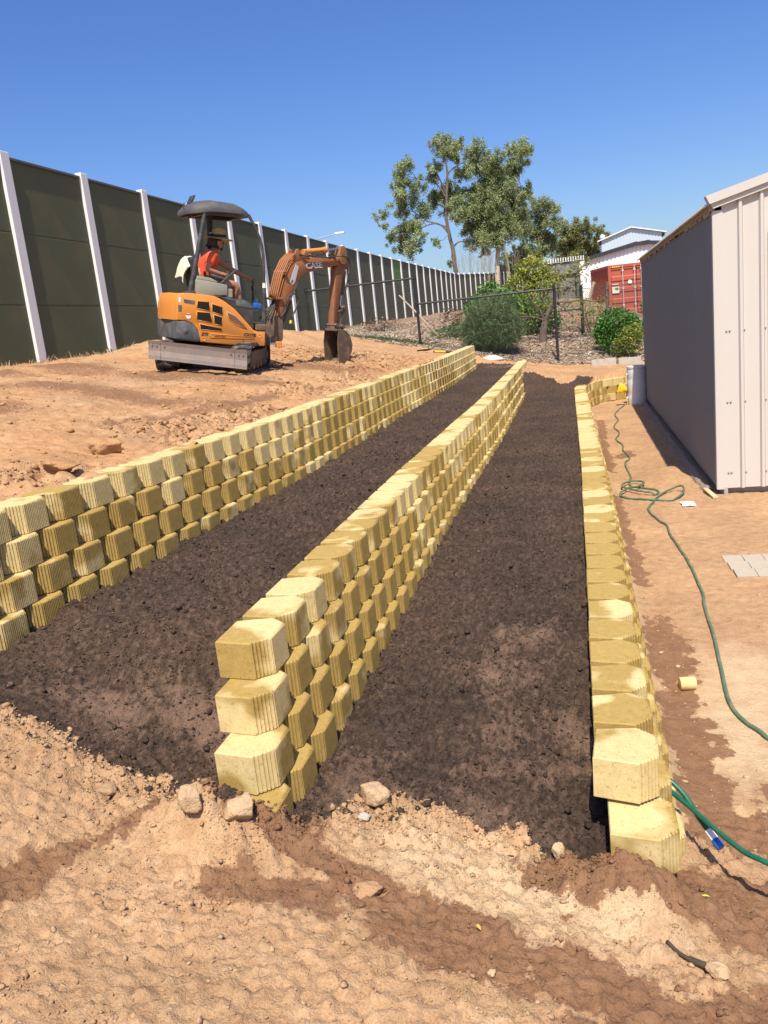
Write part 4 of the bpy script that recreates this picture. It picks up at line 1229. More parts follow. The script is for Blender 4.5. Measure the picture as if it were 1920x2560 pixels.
# --- tracks
def rrect(L, H, r, n=7):
    out = []
    for cx_, cz_, a0 in ((L / 2 - r, H / 2 - r, 0), (-L / 2 + r, H / 2 - r, 90), (-L / 2 + r, -H / 2 + r, 180), (L / 2 - r, -H / 2 + r, 270)):
        for i in range(n):
            a = math.radians(a0 + 90 * i / (n - 1)); out.append((cx_ + r * math.cos(a), cz_ + r * math.sin(a)))
    return out
TL, TH, TWD = 1.55, .40, .23
def T3(mb): mb.v = [tuple(TR @ Vector(v)) for v in mb.v]; return mb
for s in (-1, 1):
    yc = s * .535
    mb = MB()
    outer = rrect(TL, TH, .185); inner = rrect(TL - .07, TH - .07, .15)
    n = len(outer); V = []
    for ring, y in ((outer, -TWD / 2), (outer, TWD / 2), (inner, TWD / 2), (inner, -TWD / 2)):
        V += [(p[0], yc + y, p[1] + TH / 2) for p in ring]
    F = []
    for j in range(4):
        for i in range(n): F.append((j * n + i, j * n + (i + 1) % n, ((j + 1) % 4) * n + (i + 1) % n, ((j + 1) % 4) * n + i))
    mb.add(V, F)
    trk = T3(mb).build("track", M_RUBBER, ex)
    # tread lugs
    per = [Vector(p) for p in rrect(TL, TH, .185, 9)]; m = len(per)
    cum = [0]
    for i in range(m): cum.append(cum[-1] + (per[(i + 1) % m] - per[i]).length)
    mb = MB(); nl = 38
    for q in range(nl):
        sx = cum[-1] * q / nl
        i = max(k for k in range(m) if cum[k] <= sx); t = (sx - cum[i]) / (cum[i + 1] - cum[i])
        p = per[i].lerp(per[(i + 1) % m], t); d = (per[(i + 1) % m] - per[i]).normalized()
        M = roty(-math.atan2(d.y, d.x))
        for yo, an in ((-.055, .35), (.055, -.35)):
            mb.box((p.x, yc + yo, p.y + TH / 2), (.035, .10, .030), M @ rotz(an))
    T3(mb).build("tread", M_RUBBER, trk)
    mb = MB(); mb.bbox((0, yc, TH / 2 + .02), (TL - .42, TWD - .05, .17), .02)
    for xx in (-.38, -.12, .14, .40): mb.lathe([(.055, -TWD / 2 + .015), (.075, -TWD / 2 + .03), (.075, TWD / 2 - .03), (.055, TWD / 2 - .015)], 14, rotx(math.radians(90)), (xx, yc, .115))
    T3(mb).build("track_frame", M_MUDDY, trk, auto=40)
    mb = MB()
    for xx, rr_ in ((-TL / 2 + .20, .135), (TL / 2 - .20, .14)):
        mb.lathe([(rr_ * .45, -TWD / 2 + .01), (rr_ * .5, -TWD / 2 + .025), (rr_, -TWD / 2 + .035), (rr_, TWD / 2 - .035), (rr_ * .5, TWD / 2 - .025), (rr_ * .45, TWD / 2 - .01)], 18, rotx(math.radians(90)), (xx, yc, TH / 2))
    T3(mb).build("sprocket", M_MUDDY, trk, auto=40)
    mb = MB(); mb.bbox((.0, yc, TH + .012), (TL - .5, TWD - .09, .02), .006); T3(mb).build("track_guard", M_MUDDY, trk)
mb = MB(); mb.bbox((0, 0, .27), (.72, .86, .20), .03); mb.bbox((0, 0, .33), (.42, 1.0, .10), .02); T3(mb).build("undercarriage", M_MUDDY, ex)
mb = MB(); mb.lathe([(.27, .34), (.30, .35), (.30, .405), (.25, .41)], 28); mb.build("slew_ring", M_MUDDY, ex, auto=40)
# --- dozer blade in front of the camera side, with bolted extensions
def blade_piece(y0, y1, name):
    prof = [(-1.030, .165), (-1.018, .165), (-1.000, .20), (-.992, .27), (-1.000, .35), (-1.020, .40), (-1.034, .40), (-1.018, .35), (-1.010, .27), (-1.018, .20)]
    mb = MB(); mb.slab([(p[0], p[1]) for p in prof], y0, y1); mb.box((-.985, (y0 + y1) / 2, .36), (.03, (y1 - y0) * .98, .04))
    mb.box((-1.022, (y0 + y1) / 2, .180), (.014, (y1 - y0) * .995, .05))
    for zz in (.33,):
        for yy_ in (y0 + .05, y1 - .05): mb.lathe([(.010, 0), (.010, .008)], 8, roty(math.radians(-90)), (-1.028, yy_, zz + .02))
    mb.v = [(v[0], v[1], v[2] + v[1] * .075 - .01) for v in mb.v]
    return T3(mb).build(name, M_BLADE, ex)
bl = blade_piece(-.49, .49, "blade")
for y0, y1 in ((-.655, -.494), (.494, .655)):
    o = blade_piece(y0, y1, "blade_extension"); o.parent = bl
mb = MB()
for yy_ in (-.25, .25): mb.tube([(-.98, yy_, .24), (-.55, yy_ * .9, .27), (-.25, yy_ * .8, .26)], .045, 8)
T3(mb).build("blade_arm", M_MUDDY, ex, auto=40)

# --- house: orange bodywork
Yn = -.49
side = [(-.696, .702), (-.690, .90), (-.662, 1.020), (-.63, 1.048), (-.538, 1.056), (-.36, 1.045), (-.178, 1.029), (-.10, 1.00), (-.024, .961), (.119, .864), (.24, .741), (.388, .583), (.43, .566), (.564, .562), (.556, .363), (.076, .373), (-.379, .416), (-.402, .50), (-.411, .573), (-.49, .661), (-.582, .696)]
mb = MB(); mb.slab(side, -.49, -.30, .018); mb.slab([(p[0], p[1]) for p in side], .30, .49, .018)
body = mb.build("body_panel", M_ORANGE, ex, auto=35)
mb = MB(); mb.slab([(-.64, .42), (-.64, 1.03), (-.15, 1.0), (.36, .58), (.52, .55), (.52, .39)], -.31, .31); mb.build("chassis", M_HOOD, ex)
# rear cover between the side panels (rounded)
mb = MB()
V = []; F = []; nz = 6; na = 13
for j in range(nz):
    z = .70 + (1.05 - .70) * j / (nz - 1); ins = .02 * (j == nz - 1)
    for i in range(na):
        a = -1 + 2 * i / (na - 1); yv = .43 * a
        V.append((-.60 - .13 * math.sqrt(max(0, 1 - .55 * a * a)) + ins + .03 * (j / (nz - 1)) ** 2, yv, z))
for j in range(nz - 1):
    for i in range(na - 1): F.append((j * na + i, j * na + i + 1, (j + 1) * na + i + 1, (j + 1) * na + i))
mb.add(V, F); mb.build("rear_cover", M_ORANGE, ex, sm=True)
# counterweight with rounded front top
cw = [(-.700, .690), (-.708, .55), (-.700, .455), (-.66, .437), (-.415, .408), (-.392, .43), (-.387, .506), (-.411, .573), (-.452, .625), (-.49, .661), (-.582, .694)]
mb = MB(); mb.slab(cw, -.500, .500, .03)
mb.lathe([(.030, 0), (.034, .006), (.020, .010), (.0, .011)], 14, rotx(math.radians(90)), (-.585, -.500, .56))
mb.build("counterweight", M_CWT, ex, auto=35)
# dark hood over the tank, right front
hood = [(-.178, 1.027), (-.02, 1.018), (.121, 1.000), (.267, .992), (.34, .955), (.385, .900), (.402, .859), (.396, .629), (.39, .585), (.24, .743), (.119, .866), (-.024, .963), (-.10, 1.002)]
mb = MB(); mb.slab(hood, -.482, -.16, .02); hd_ = mb.build("hood", M_HOOD, ex, auto=35)
mb = MB(); mb.slab([(.135, .905), (.135, .985), (.262, .978), (.330, .944), (.378, .890), (.385, .868)], -.489, -.47, .006); mb.build("hood_lid", M_CWT, hd_, auto=35)
# vents, set into the side panel
def vent(q):
    mb = MB(); mb.slab(q, -.4925, -.484); v = mb.build("vent", M_VENT, body)
    cxv = sum(p[0] for p in q) / len(q)
    mb = MB()
    zs = [p[1] for p in q]; z = min(zs) + .014
    xs_ = [p[0] for p in q]
    def span(z):
        hits = []
        for i in range(len(q)):
            a, b = q[i], q[(i + 1) % len(q)]
            if (a[1] - z) * (b[1] - z) < 0: hits.append(a[0] + (b[0] - a[0]) * (z - a[1]) / (b[1] - a[1]))
        return sorted(hits)
    while z < max(zs) - .008:
        h = span(z)
        if len(h) >= 2: mb.box(((h[0] + h[-1]) / 2, -.4935, z), (h[-1] - h[0], .004, .0035))
        z += .011
    mb.build("louvre", M_VENT, v)
    # raised orange rim
    mb = MB()
    for i in range(len(q)):
        a, b = q[i], q[(i + 1) % len(q)]
        mb.tube([(a[0], -.491, a[1]), (b[0], -.491, b[1])], .0055, 6)
    mb.build("vent_rim", M_ORANGE, v, sm=True)
for q in ([(-.413, .956), (-.244, .944), (-.241, .827), (-.416, .856)], [(-.212, .928), (-.056, .876), (-.063, .775), (-.203, .814)],
          [(-.423, .817), (-.230, .800), (-.211, .671), (-.419, .704)], [(-.192, .784), (-.064, .741), (-.075, .634), (-.173, .655)],
          [(-.391, .657), (-.069, .594), (-.073, .560), (-.364, .579)]):
    vent(q)
mb = MB(); mb.slab([(.003, .816), (.07, .786), (.118, .762), (.17, .715), (.215, .672), (.282, .599), (.24, .603), (.14, .645), (.032, .726)], -.4935, -.485); mb.build("side_light", M_WIN, body)
mb = MB(); mb.tube([(-.005, -.491, .825), (.118, -.491, .768), (.215, -.491, .680), (.290, -.491, .595), (.14, -.491, .640), (.026, -.491, .722), (-.005, -.491, .825)], .006, 6); mb.build("side_light_rim", M_ORANGE, body, sm=True)
mb = MB(); mb.slab([(-.60, .975), (-.44, .955), (-.45, .905), (-.59, .925)], -.4915, -.487); mb.build("dark_decal", M_CWT, body)
mb = MB(); mb.slab([(-.675, .90), (-.622, .895), (-.628, .805), (-.672, .81)], -.492, -.482, .004); mb.build("latch", M_CWT, body)
mb = MB(); mb.slab([(-.662, 1.0), (-.635, .998), (-.64, .93), (-.665, .935)], -.492, -.487); mb.build("white_decal", M_WHITEPAINT, body)
mb = MB(); mb.lathe([(.036, 0), (.036, .003)], 16, rotx(math.radians(90)), (-.54, -.4895, .755)); rd = mb.build("warning_decal", M_WHITEPAINT, body)
mb = MB(); mb.box((-.54, -.4935, .775), (.06, .002, .016)); mb.build("decal_band", worn("decal red", (.5, .03, .03), .5, dirt_amt=.1), rd)
mb = MB(); mb.tube([(-.23, -.491, .524), (.40, -.491, .482), (.40, -.491, .455), (-.24, -.491, .470), (-.23, -.491, .524)], .0045, 6); mb.build("pressed_rib", M_ORANGE, body, sm=True)
mb = MB()
for fx, fz in ((-.33, .452), (.475, .500)): mb.lathe([(.028, 0), (.030, .004), (.020, .006), (.014, .002), (0, .002)], 14, rotx(math.radians(90)), (fx, -.489, fz))
mb.build("boss", M_ORANGE, body, auto=40)
mb = MB(); mb.lathe([(.017, 0), (.017, .003)], 14, rotx(math.radians(90)), (.235, -.4895, .425)); mb.box((.31, -.491, .428), (.10, .003, .006)); mb.box((.31, -.491, .416), (.08, .003, .005)); mb.build("small_decal", worn("brown print", (.16, .05, .03), .6, dirt_amt=.2), body)
def side_text(body_, size, fx, fz, mat, parent, y, slope=-.07, shear=.25, bold=.002):
    M = Matrix.Translation((fx, y, fz)) @ Matrix.Rotation(-slope * 0 + math.atan(slope) * -1, 4, 'Y') @ Matrix.Rotation(math.radians(90), 4, 'X')
    return text_part("lettering", body_, size, mat, parent, M, .0015, shear, bold)
side_text("ZTS", .052, -.367, .505, M_DARKTXT, body, -.4925, -.05)
side_text("CX17B", .060, .235, .500, M_DARKTXT, body, -.4925, -.06)
side_text("AUTO IDLE", .030, -.185, .484, worn("brown lettering", (.22, .10, .04), .6, dirt_amt=.1), body, -.4925, -.04)

# --- canopy
prof_top = ([-.60, -.578, -.468, -.303, -.10, .20, .39, .45, .47], [2.08, 2.13, 2.21, 2.265, 2.283, 2.268, 2.215, 2.165, 2.11])
def canopy():
    V = []; F = []; n = 40
    cxp, hx, hy = -.005, .455, .40
    def outline(t, k):
        a = 2 * math.pi * t / n; c, s_ = math.cos(a), math.sin(a); p = 2 / 3.6
        return cxp + hx * k * math.copysign(abs(c) ** p, c), hy * k * math.copysign(abs(s_) ** p, s_)
    def rim(x): return 2.075 + .04 * sstep(-.45, -.1, x) - .02 * sstep(.2, .45, x) + .0
    rings = [(.90, 'in', .05), (.955, 'rim', .0), (1.0, 'rim', .02), (1.0, 'mid', .30), (.96, 'mid', .50), (.86, 'mid', .74), (.68, 'mid', .92), (.45, 'mid', 1.0), (.0, 'mid', 1.02)]
    for k, kind, f in rings:
        for t in range(n):
            x, y = outline(t, max(k, .001))
            top = float(np.interp(cxp + (x - cxp) * .97, *prof_top)); lo = float(rim(x))
            if k > .7: top = max(top, lo + .075)
            z = lo + .05 if kind == 'in' else (lo + f * .3 if kind == 'rim' else lo + (max(top, lo + .06) - lo) * f)
            V.append((x, y, z))
    m = len(rings)
    for j in range(m - 1):
        for i in range(n): F.append((j * n + i, j * n + (i + 1) % n, (j + 1) * n + (i + 1) % n, (j + 1) * n + i))
    F.append(tuple(range(n)))
    mb = MB(); mb.add(V, F); return mb
cano = canopy().build("canopy", M_CANOPY, ex, auto=50)
mb = MB(); mb.bbox((.06, -.34, 2.10), (.62, .05, .05), .015); mb.bbox((.06, .34, 2.10), (.62, .05, .05), .015); mb.bbox((.34, 0, 2.105), (.05, .68, .05), .015); mb.bbox((-.22, 0, 2.105), (.05, .68, .05), .015)
mb.build("roof_frame", M_CPOST, cano)
mb = MB(); mb.slab([(-.37, 2.20), (-.33, 2.22), (-.28, 2.335), (-.30, 2.34)], -.10, .10); mb.tube([(-.44, -.1, 2.13), (-.46, -.1, 2.21), (-.42, -.1, 2.225)], .008, 6); mb.build("work_light", M_CPOST, cano)
for r_ in (-.40,):
    mb = MB(); mb.tube([(-.482, r_, 1.04), (-.475, r_, 1.10), (-.36, r_, 1.60), (-.237, r_ * .88, 2.11)], [.042, .034, .032, .030], 10); mb.bbox((-.49, r_, 1.055), (.14, .12, .05), .012)
    mb.build("canopy_post", M_CPOST, ex, auto=40)
for r_ in (-.38,):
    mb = MB(); mb.tube([(.375, r_ * .92, 2.12), (.43, r_ * .97, 2.02), (.474, r_, 1.929), (.52, r_, 1.83), (.552, r_, 1.738), (.575, r_, 1.60), (.581, r_, 1.469), (.590, r_, 1.215), (.582, r_, .95), (.567, r_, .60)], .021, 10)
    p_ = mb.build("canopy_post", M_CPOST, ex, auto=40)
    if r_ < 0:
        mb = MB(); mb.tube([(.588, r_, 1.16), (.588, r_, 1.225)], .0235, 12); mb.build("white_band", M_WHITEPAINT, p_, auto=40)
        mb = MB(); mb.tube([(.590, r_, .62), (.590, r_, 1.16)], .027, 10); mb.build("grab_sleeve", M_CPOST, p_, auto=40)
mb = MB(); mb.bbox((-.02, .12, 1.62), (.07, .06, 1.05), .012); pl_ = mb.build("rear_pillar", M_CPOST, ex)
mb = MB(); mb.box((-.015, .088, 1.86), (.05, .004, .06)); mb.build("label_plate", M_WHITEPAINT, pl_)

# --- operator's station
mb = MB(); mb.slab([(-.418, 1.03), (-.414, 1.225), (-.395, 1.238), (-.14, 1.205), (.025, 1.178), (.022, 1.04)], -.46, -.23, .012); bx_ = mb.build("side_console", M_BOXGREY, ex, auto=35)
mb = MB(); mb.slab([(-.40, 1.238), (-.385, 1.285), (-.20, 1.262), (-.10, 1.215), (-.14, 1.205)], -.44, -.25, .01); mb.build("console_lid", M_BOXGREY, bx_, auto=35)
mb = MB(); mb.bbox((.06, -.33, 1.07), (.10, .20, .12), .012); mb.build("console_step", M_BOXGREY, bx_)
mb = MB(); mb.bbox((-.08, .02, 1.10), (.46, .46, .11), .035); st = mb.build("seat", M_SEAT, ex)
mb = MB(); mb.bbox((-.33, .02, 1.33), (.10, .42, .42), .04, roty(math.radians(-12))); mb.build("backrest", M_SEAT, st)
mb = MB(); mb.bbox((.22, 0, .84), (.62, .62, .03), .008); mb.build("floor_plate", M_HOOD, ex)
mb = MB(); mb.bbox((.64, .02, .62), (.05, .56, .10), .01); mb.bbox((.50, -.45, .62), (.15, .08, .085), .012); mb.build("step", M_MUDDY, ex)
def lever(pts, r, knob, name="control_lever"):
    mb = MB(); mb.tube(pts, r, 8); l_ = mb.build(name, M_CPOST, ex, auto=40)
    mb = MB(); mb.tube([pts[-1], tuple(Vector(pts[-1]) + (Vector(pts[-1]) - Vector(pts[-2])).normalized() * knob)], [r * 1.9, r * 1.6], 10); mb.build("grip", M_SEAT, l_, auto=40)
lever([(.672, .30, .86), (.676, .30, 1.05), (.688, .30, 1.24)], .011, .05)
lever([(.62, .12, .84), (.63, .12, .98), (.61, .12, 1.12)], .010, .07)
lever([(.60, -.02, .84), (.63, -.02, 1.0), (.60, -.02, 1.10)], .010, .07)
lever([(-.232, -.27, 1.19), (-.230, -.27, 1.30)], .012, .05)
lever([(.02, -.20, 1.20), (.05, -.20, 1.27)], .010, .06)
mb = MB(); mb.tube([(-.02, -.27, 1.185), (.10, -.27, 1.29), (.215, -.27, 1.385)], .014, 8); mb.tube([(-.15, -.26, 1.31), (-.04, -.26, 1.275), (.05, -.26, 1.262)], .022, 8); mb.build("armrest", M_CPOST, ex, auto=40)
mb = MB(); mb.tube([(.10, -.12, 1.20), (.12, -.12, 1.30), (.17, -.12, 1.36)], [.02, .025, .03], 8); mb.build("joystick", M_SEAT, ex, auto=40)

# --- swing post, boom, arm, bucket
mb = MB(); mb.slab([(.56, .40), (.60, .60), (.76, .64), (.80, .76), (.90, .78), (1.0, .70), (1.0, .44), (.96, .38)], -.10, .10, .015); mb.bbox((.70, 0, .44), (.34, .34, .10), .02); mb.build("swing_post", M_MUDDY, ex, auto=35)
mb = MB(); mb.tube([(.42, -.25, .385), (.72, -.25, .386)], .030, 12); sc_ = mb.build("swing_cylinder", M_CPOST, ex, auto=40)
mb = MB(); mb.tube([(.70, -.25, .386), (.83, -.25, .386)], .017, 10); mb.build("rod", M_CHROME, sc_, auto=40)
mb = MB(); mb.bbox((.865, -.25, .372), (.085, .07, .085), .012); mb.build("rod_end", M_ORANGE, sc_)
# the boom is swung away to the left of the house; the swing is applied to the built parts
_cs, _sn = math.cos(math.radians(24)), math.sin(math.radians(24))
def swing_pt(v):
    q = v[0] - .75
    f = 1.33 * q + .069 * q * q; u = v[2] + q * (-.05 + .05 * v[2])
    return (.75 + f * _cs - v[1] * _sn, f * _sn + v[1] * _cs, u)
def SWG(mb): mb.v = [swing_pt(v) for v in mb.v]; return mb
def SWT(o):
    for v in o.data.vertices: v.co = swing_pt(v.co)
    return o
boom_o = [(.88, .66), (.90, .80), (.935, 1.06), (1.015, 1.325), (1.110, 1.515), (1.20, 1.605), (1.293, 1.622), (1.55, 1.626), (1.805, 1.640), (1.915, 1.655), (1.955, 1.60), (1.92, 1.545), (1.807, 1.522), (1.62, 1.47), (1.457, 1.430), (1.304, 1.385), (1.215, 1.290), (1.10, 1.03), (.975, .70), (.93, .645)]
mb = MB(); mb.slab(boom_o, -.078, .078, .012); boom = SWG(mb).build("boom", M_ORANGE2, ex, auto=35)
mb = MB()
for yy_ in (-.070, .070): mb.slab([(1.135, 1.56), (1.175, 1.715), (1.205, 1.735), (1.235, 1.715), (1.30, 1.60)], yy_ - .012, yy_ + .012, .004); mb.slab([(1.27, 1.60), (1.322, 1.715), (1.345, 1.725), (1.37, 1.70), (1.40, 1.61)], yy_ - .012, yy_ + .012, .004)
SWG(mb).build("boom_ear", M_ORANGE2, boom, auto=35)
mb = MB()
for i in range(5):
    yy_ = -.085 + i * .040; o_ = .0
    mb.tube([(.872, yy_, 1.00), (.885, yy_, 1.10), (.955, yy_, 1.37), (1.055, yy_, 1.57), (1.15, yy_, 1.665)], .0125, 8)
SWG(mb).build("hydraulic_pipe", M_ORANGE2, boom, sm=True)
mb = MB(); mb.bbox((.995, 0, 1.40), (.05, .22, .03), .008, roty(math.radians(25))); mb.bbox((.905, 0, 1.02), (.12, .20, .03), .008); SWG(mb).build("pipe_clamp", M_ORANGE2, boom)
mb = MB(); mb.slab([(1.176, 1.516), (1.221, 1.483), (1.190, 1.37), (1.167, 1.277), (1.128, 1.222), (1.083, 1.261), (1.12, 1.38)], -.0815, -.077); sk = SWG(mb).build("boom_decal", worn("pale decal", (.60, .62, .64), .4, dirt_amt=.15), boom)
mb = MB(); mb.box((1.115, -.083, 1.275), (.025, .002, .04), roty(.4)); SWG(mb).build("decal_mark", M_GREENP, sk)
M = Matrix.Translation((1.335, -.0835, 1.462)) @ Matrix.Rotation(-math.atan(.10), 4, 'Y') @ Matrix.Rotation(math.radians(90), 4, 'X')
SWT(text_part("lettering", "CASE", .115, M_DARKTXT, boom, Matrix.Translation((.004, .001, -.003)) @ M, .0012, .0, .0075))
SWT(text_part("lettering", "CASE", .115, M_SILVER, boom, M, .0025, .0, .0035))
# arm (stick) cylinder on top of the boom
mb = MB(); mb.tube([(1.345, 0, 1.70), (1.725, 0, 1.752)], .036, 14); mb.lathe([(.045, -.02), (.045, .02)], 14, roty(math.radians(82)), (1.70, 0, 1.748)); ac = SWG(mb).build("arm_cylinder", M_ORANGE, ex, auto=40)
mb = MB(); mb.tube([(1.70, 0, 1.748), (1.93, 0, 1.782)], .018, 10); SWG(mb).build("rod", M_CHROME, ac, auto=40)
# boom cylinder under the boom
mb = MB(); mb.tube([(.99, 0, .64), (1.14, 0, 1.00)], .038, 12); bc = SWG(mb).build("boom_cylinder", M_CPOST, ex, auto=40)
mb = MB(); mb.tube([(1.13, 0, .98), (1.25, 0, 1.27)], .020, 10); SWG(mb).build("rod", M_CHROME, bc, auto=40)
arm_o = [(1.925, 1.80), (1.960, 1.822), (1.995, 1.815), (2.030, 1.75), (2.050, 1.64), (2.045, 1.51), (2.005, 1.46), (1.965, 1.34), (1.935, 1.10), (1.885, .66), (1.850, .635), (1.820, .66), (1.828, 1.00), (1.848, 1.47), (1.885, 1.56), (1.905, 1.68)]
mb = MB(); mb.slab(arm_o, -.058, .058, .010); mb.lathe([(.045, -.11), (.045, .11)], 14, rotx(math.radians(90)), (1.925, 0, 1.60)); arm = SWG(mb).build("arm", M_RUSTARM, ex, auto=35)
mb = MB(); mb.tube([(2.03, 0, 1.46), (1.995, 0, 1.10)], .030, 12); bkc = SWG(mb).build("bucket_cylinder", M_MUDDY, ex, auto=40)
mb = MB(); mb.tube([(2.0, 0, 1.12), (1.985, 0, .92)], .016, 10); SWG(mb).build("rod", M_CHROME, bkc, auto=40)
mb = MB()
for yy_ in (-.065, .065): mb.slab([(1.965, .95), (2.01, .94), (1.99, .70), (1.96, .62), (1.925, .63), (1.945, .80)], yy_ - .010, yy_ + .010, .003); mb.slab([(1.87, .86), (1.90, .88), (1.99, .92), (1.99, .885), (1.91, .83)], yy_ - .022, yy_ - .004, .003)
SWG(mb).build("bucket_link", M_MUDDY, ex, auto=40)
mb = MB()
for fx, fz in ((1.845, .655), (1.955, .640), (1.98, .92)): mb.lathe([(.030, -.115), (.030, .115)], 12, rotx(math.radians(90)), (fx, 0, fz))
qh = SWG(mb).build("hitch_pin", M_MUDDY, ex, auto=40)
mb = MB(); mb.bbox((1.90, 0, .625), (.16, .17, .06), .012); SWG(mb).build("quick_hitch", M_MUDDY, ex, auto=40)
# bucket: open towards the machine
W2 = .145
shell = [(1.840, .585), (1.89, .60), (1.97, .575), (2.04, .49), (2.080, .37), (2.07, .26), (2.01, .15), (1.93, .085), (1.865, .062)]
mb = MB(); V = []; F = []; n = len(shell)
inn = [(p[0] - .012 * (p[0] > 1.9), p[1] + (.010 if p[1] < .3 else -.010)) for p in shell]
for ring, yy_ in ((shell, -W2), (shell, W2), (inn, W2 - .012), (inn, -W2 + .012)): V += [(p[0], yy_, p[1]) for p in ring]
for i in range(n - 1):
    F.append((i, i + 1, n + i + 1, n + i)); F.append((2 * n + i, 2 * n + i + 1, 3 * n + i + 1, 3 * n + i))
mb.add(V, F)
for yy_ in (-W2, W2):
    q = shell + [(1.845, .16), (1.825, .40)]
    mb.slab(q, yy_ - .007, yy_ + .007)
mb.box((1.855, 0, .066), (.07, 2 * W2 + .02, .018), roty(.25)); mb.bbox((1.83, 0, .585), (.05, 2 * W2, .035), .008)
bk = SWG(mb).build("bucket", M_MUDDY, ex)
for yy_ in (-.108, 0, .108):
    mb = MB(); mb.add([(1.86, yy_ - .028, .080), (1.86, yy_ + .028, .080), (1.86, yy_ + .028, .048), (1.86, yy_ - .028, .048), (1.80, yy_ - .018, .035), (1.80, yy_ + .018, .035), (1.80, yy_ + .018, .022), (1.80, yy_ - .018, .022)], [(0, 1, 2, 3), (4, 7, 6, 5), (0, 4, 5, 1), (3, 2, 6, 7), (0, 3, 7, 4), (1, 5, 6, 2)])
    SWG(mb).build("tooth", M_TOOTH, bk)
# hydraulic hoses
def hose(pts, r, par=ex, mat=M_HOSE):
    P = [Vector(p) for p in pts]; out = []
    for i in range(len(P) - 1):
        p0 = P[max(0, i - 1)]; p1 = P[i]; p2 = P[i + 1]; p3 = P[min(len(P) - 1, i + 2)]
        for k in range(6):
            t = k / 6
            out.append(.5 * ((2 * p1) + (p2 - p0) * t + (2 * p0 - 5 * p1 + 4 * p2 - p3) * t * t + (3 * p1 - p0 - 3 * p2 + p3) * t ** 3))
    out.append(P[-1])
    mb = MB(); mb.tube(out, r, 7); return SWG(mb).build("hydraulic_hose", mat, par, sm=True)
for i in range(5):
    yy_ = -.09 + i * .04
    hose([(.865 + i * .022, yy_, 1.02), (.85 + i * .015, yy_ * 1.1, .93), (.79 + i * .01, yy_ * 1.3, .83), (.74, yy_ * 1.4, .72)], .012)
hose([(.955, -.09, .70), (.985, -.10, .83), (1.01, -.10, .95), (1.05, -.10, 1.06), (1.13, -.10, 1.10), (1.20, -.10, 1.04), (1.18, -.10, .92), (1.10, -.10, .76)], .011)
hose([(.79, -.12, .68), (.90, -.12, .76), (.985, -.12, .86), (.99, -.11, .95)], .013)
hose([(1.16, -.03, 1.66), (1.30, -.10, 1.645), (1.60, -.10, 1.635), (1.76, -.10, 1.645), (1.85, -.10, 1.665), (1.98, -.09, 1.67), (2.06, -.075, 1.58), (2.06, -.07, 1.44), (2.02, -.06, 1.20), (1.99, -.05, 1.05)], .011)
hose([(1.37, -.04, 1.67), (1.50, -.04, 1.655), (1.62, -.04, 1.69), (1.70, -.04, 1.72)], .008)
hose([(1.70, -.08, 1.66), (1.735, -.08, 1.70), (1.80, -.08, 1.675), (1.79, -.08, 1.63)], .011)
mb = MB(); mb.tube([(1.086, -.10, .715), (1.078, -.10, .67)], .019, 8); SWG(mb).build("hose_fitting", M_YELLOW, ex, auto=40)

# blue rag and drink bottle carried on the machine beside the levers
def ex_child(name, mb, mat, label, cat, sm=False, auto=None):
    o = mb.build(name, mat, None, sm=sm, auto=auto); o.matrix_world = EXM; return tag(o, label, cat)
mb = MB(); mb.bbox((.625, .0, .905), (.11, .12, .085), .02, roty(.15)); mb.tube([(.60, .0, .93), (.58, .0, .985), (.62, .0, 1.0), (.66, .0, .95)], .008, 6)
ex_child("tool_bag", mb, M_BLUE, "small bright blue bag hung beside the excavator levers", "bag")

# --- cream cloth draped over the seat back
V = []; F = []; nu, nv = 12, 14
for j in range(nv):
    t = j / (nv - 1)
    for i in range(nu):
        s = i / (nu - 1) - .5
        path = [(-.50, 1.27), (-.47, 1.40), (-.42, 1.515), (-.355, 1.545), (-.29, 1.50), (-.27, 1.40), (-.235, 1.30)]
        q = t * (len(path) - 1); a = int(min(q, len(path) - 2)); f = q - a
        x = path[a][0] * (1 - f) + path[a + 1][0] * f; z = path[a][1] * (1 - f) + path[a + 1][1] * f
        w = .46 * (1 - .22 * math.sin(math.pi * t))
        V.append((x + .016 * math.sin(s * 17 + t * 6), s * w + .02, z - .10 * (abs(s) * 2) ** 3 + .012 * math.sin(s * 23 + t * 9)))
for j in range(nv - 1):
    for i in range(nu - 1): F.append((j * nu + i, j * nu + i + 1, (j + 1) * nu + i + 1, (j + 1) * nu + i))
mb = MB(); mb.add(V, F); mb.add([(x - .010, y, z + .006) for x, y, z in V], [tuple(reversed(f)) for f in F])
ex_child("seat_cloth", mb, worn("cream cloth", (.66, .58, .43), .9, dirt=(.5, .4, .28), dirt_amt=.25, scale=8, var=.05, bstr=.2), "cream cloth draped over the back of the excavator seat", "cloth", sm=True)

# ================================================================== OPERATOR (same local axes)
M_SKIN = worn("tanned skin", (.36, .165, .095), .55, dirt=(.30, .14, .09), dirt_amt=.2, var=.06, bstr=.05)
M_SHIRT = worn("orange red shirt", (.66, .085, .030), .85, dirt=(.45, .07, .03), dirt_amt=.3, scale=10, var=.07, fine=90, bstr=.15)
M_SHORTS = worn("khaki shorts", (.25, .215, .16), .9, dirt=(.2, .15, .1), dirt_amt=.3, var=.07, bstr=.15)
M_STRAW_HAT = worn("straw hat", (.50, .36, .15), .85, dirt=(.20, .13, .06), dirt_amt=.5, scale=14, var=.15, fine=90, bstr=.3)
M_BAND = worn("hat band", (.035, .030, .025), .8, dirt_amt=.2)
M_BOOT = worn("boot", (.12, .08, .05), .8, dirt=(.3, .2, .12), dirt_amt=.5)
M_HAIR = worn("hair", (.04, .028, .020), .8, dirt_amt=.1)

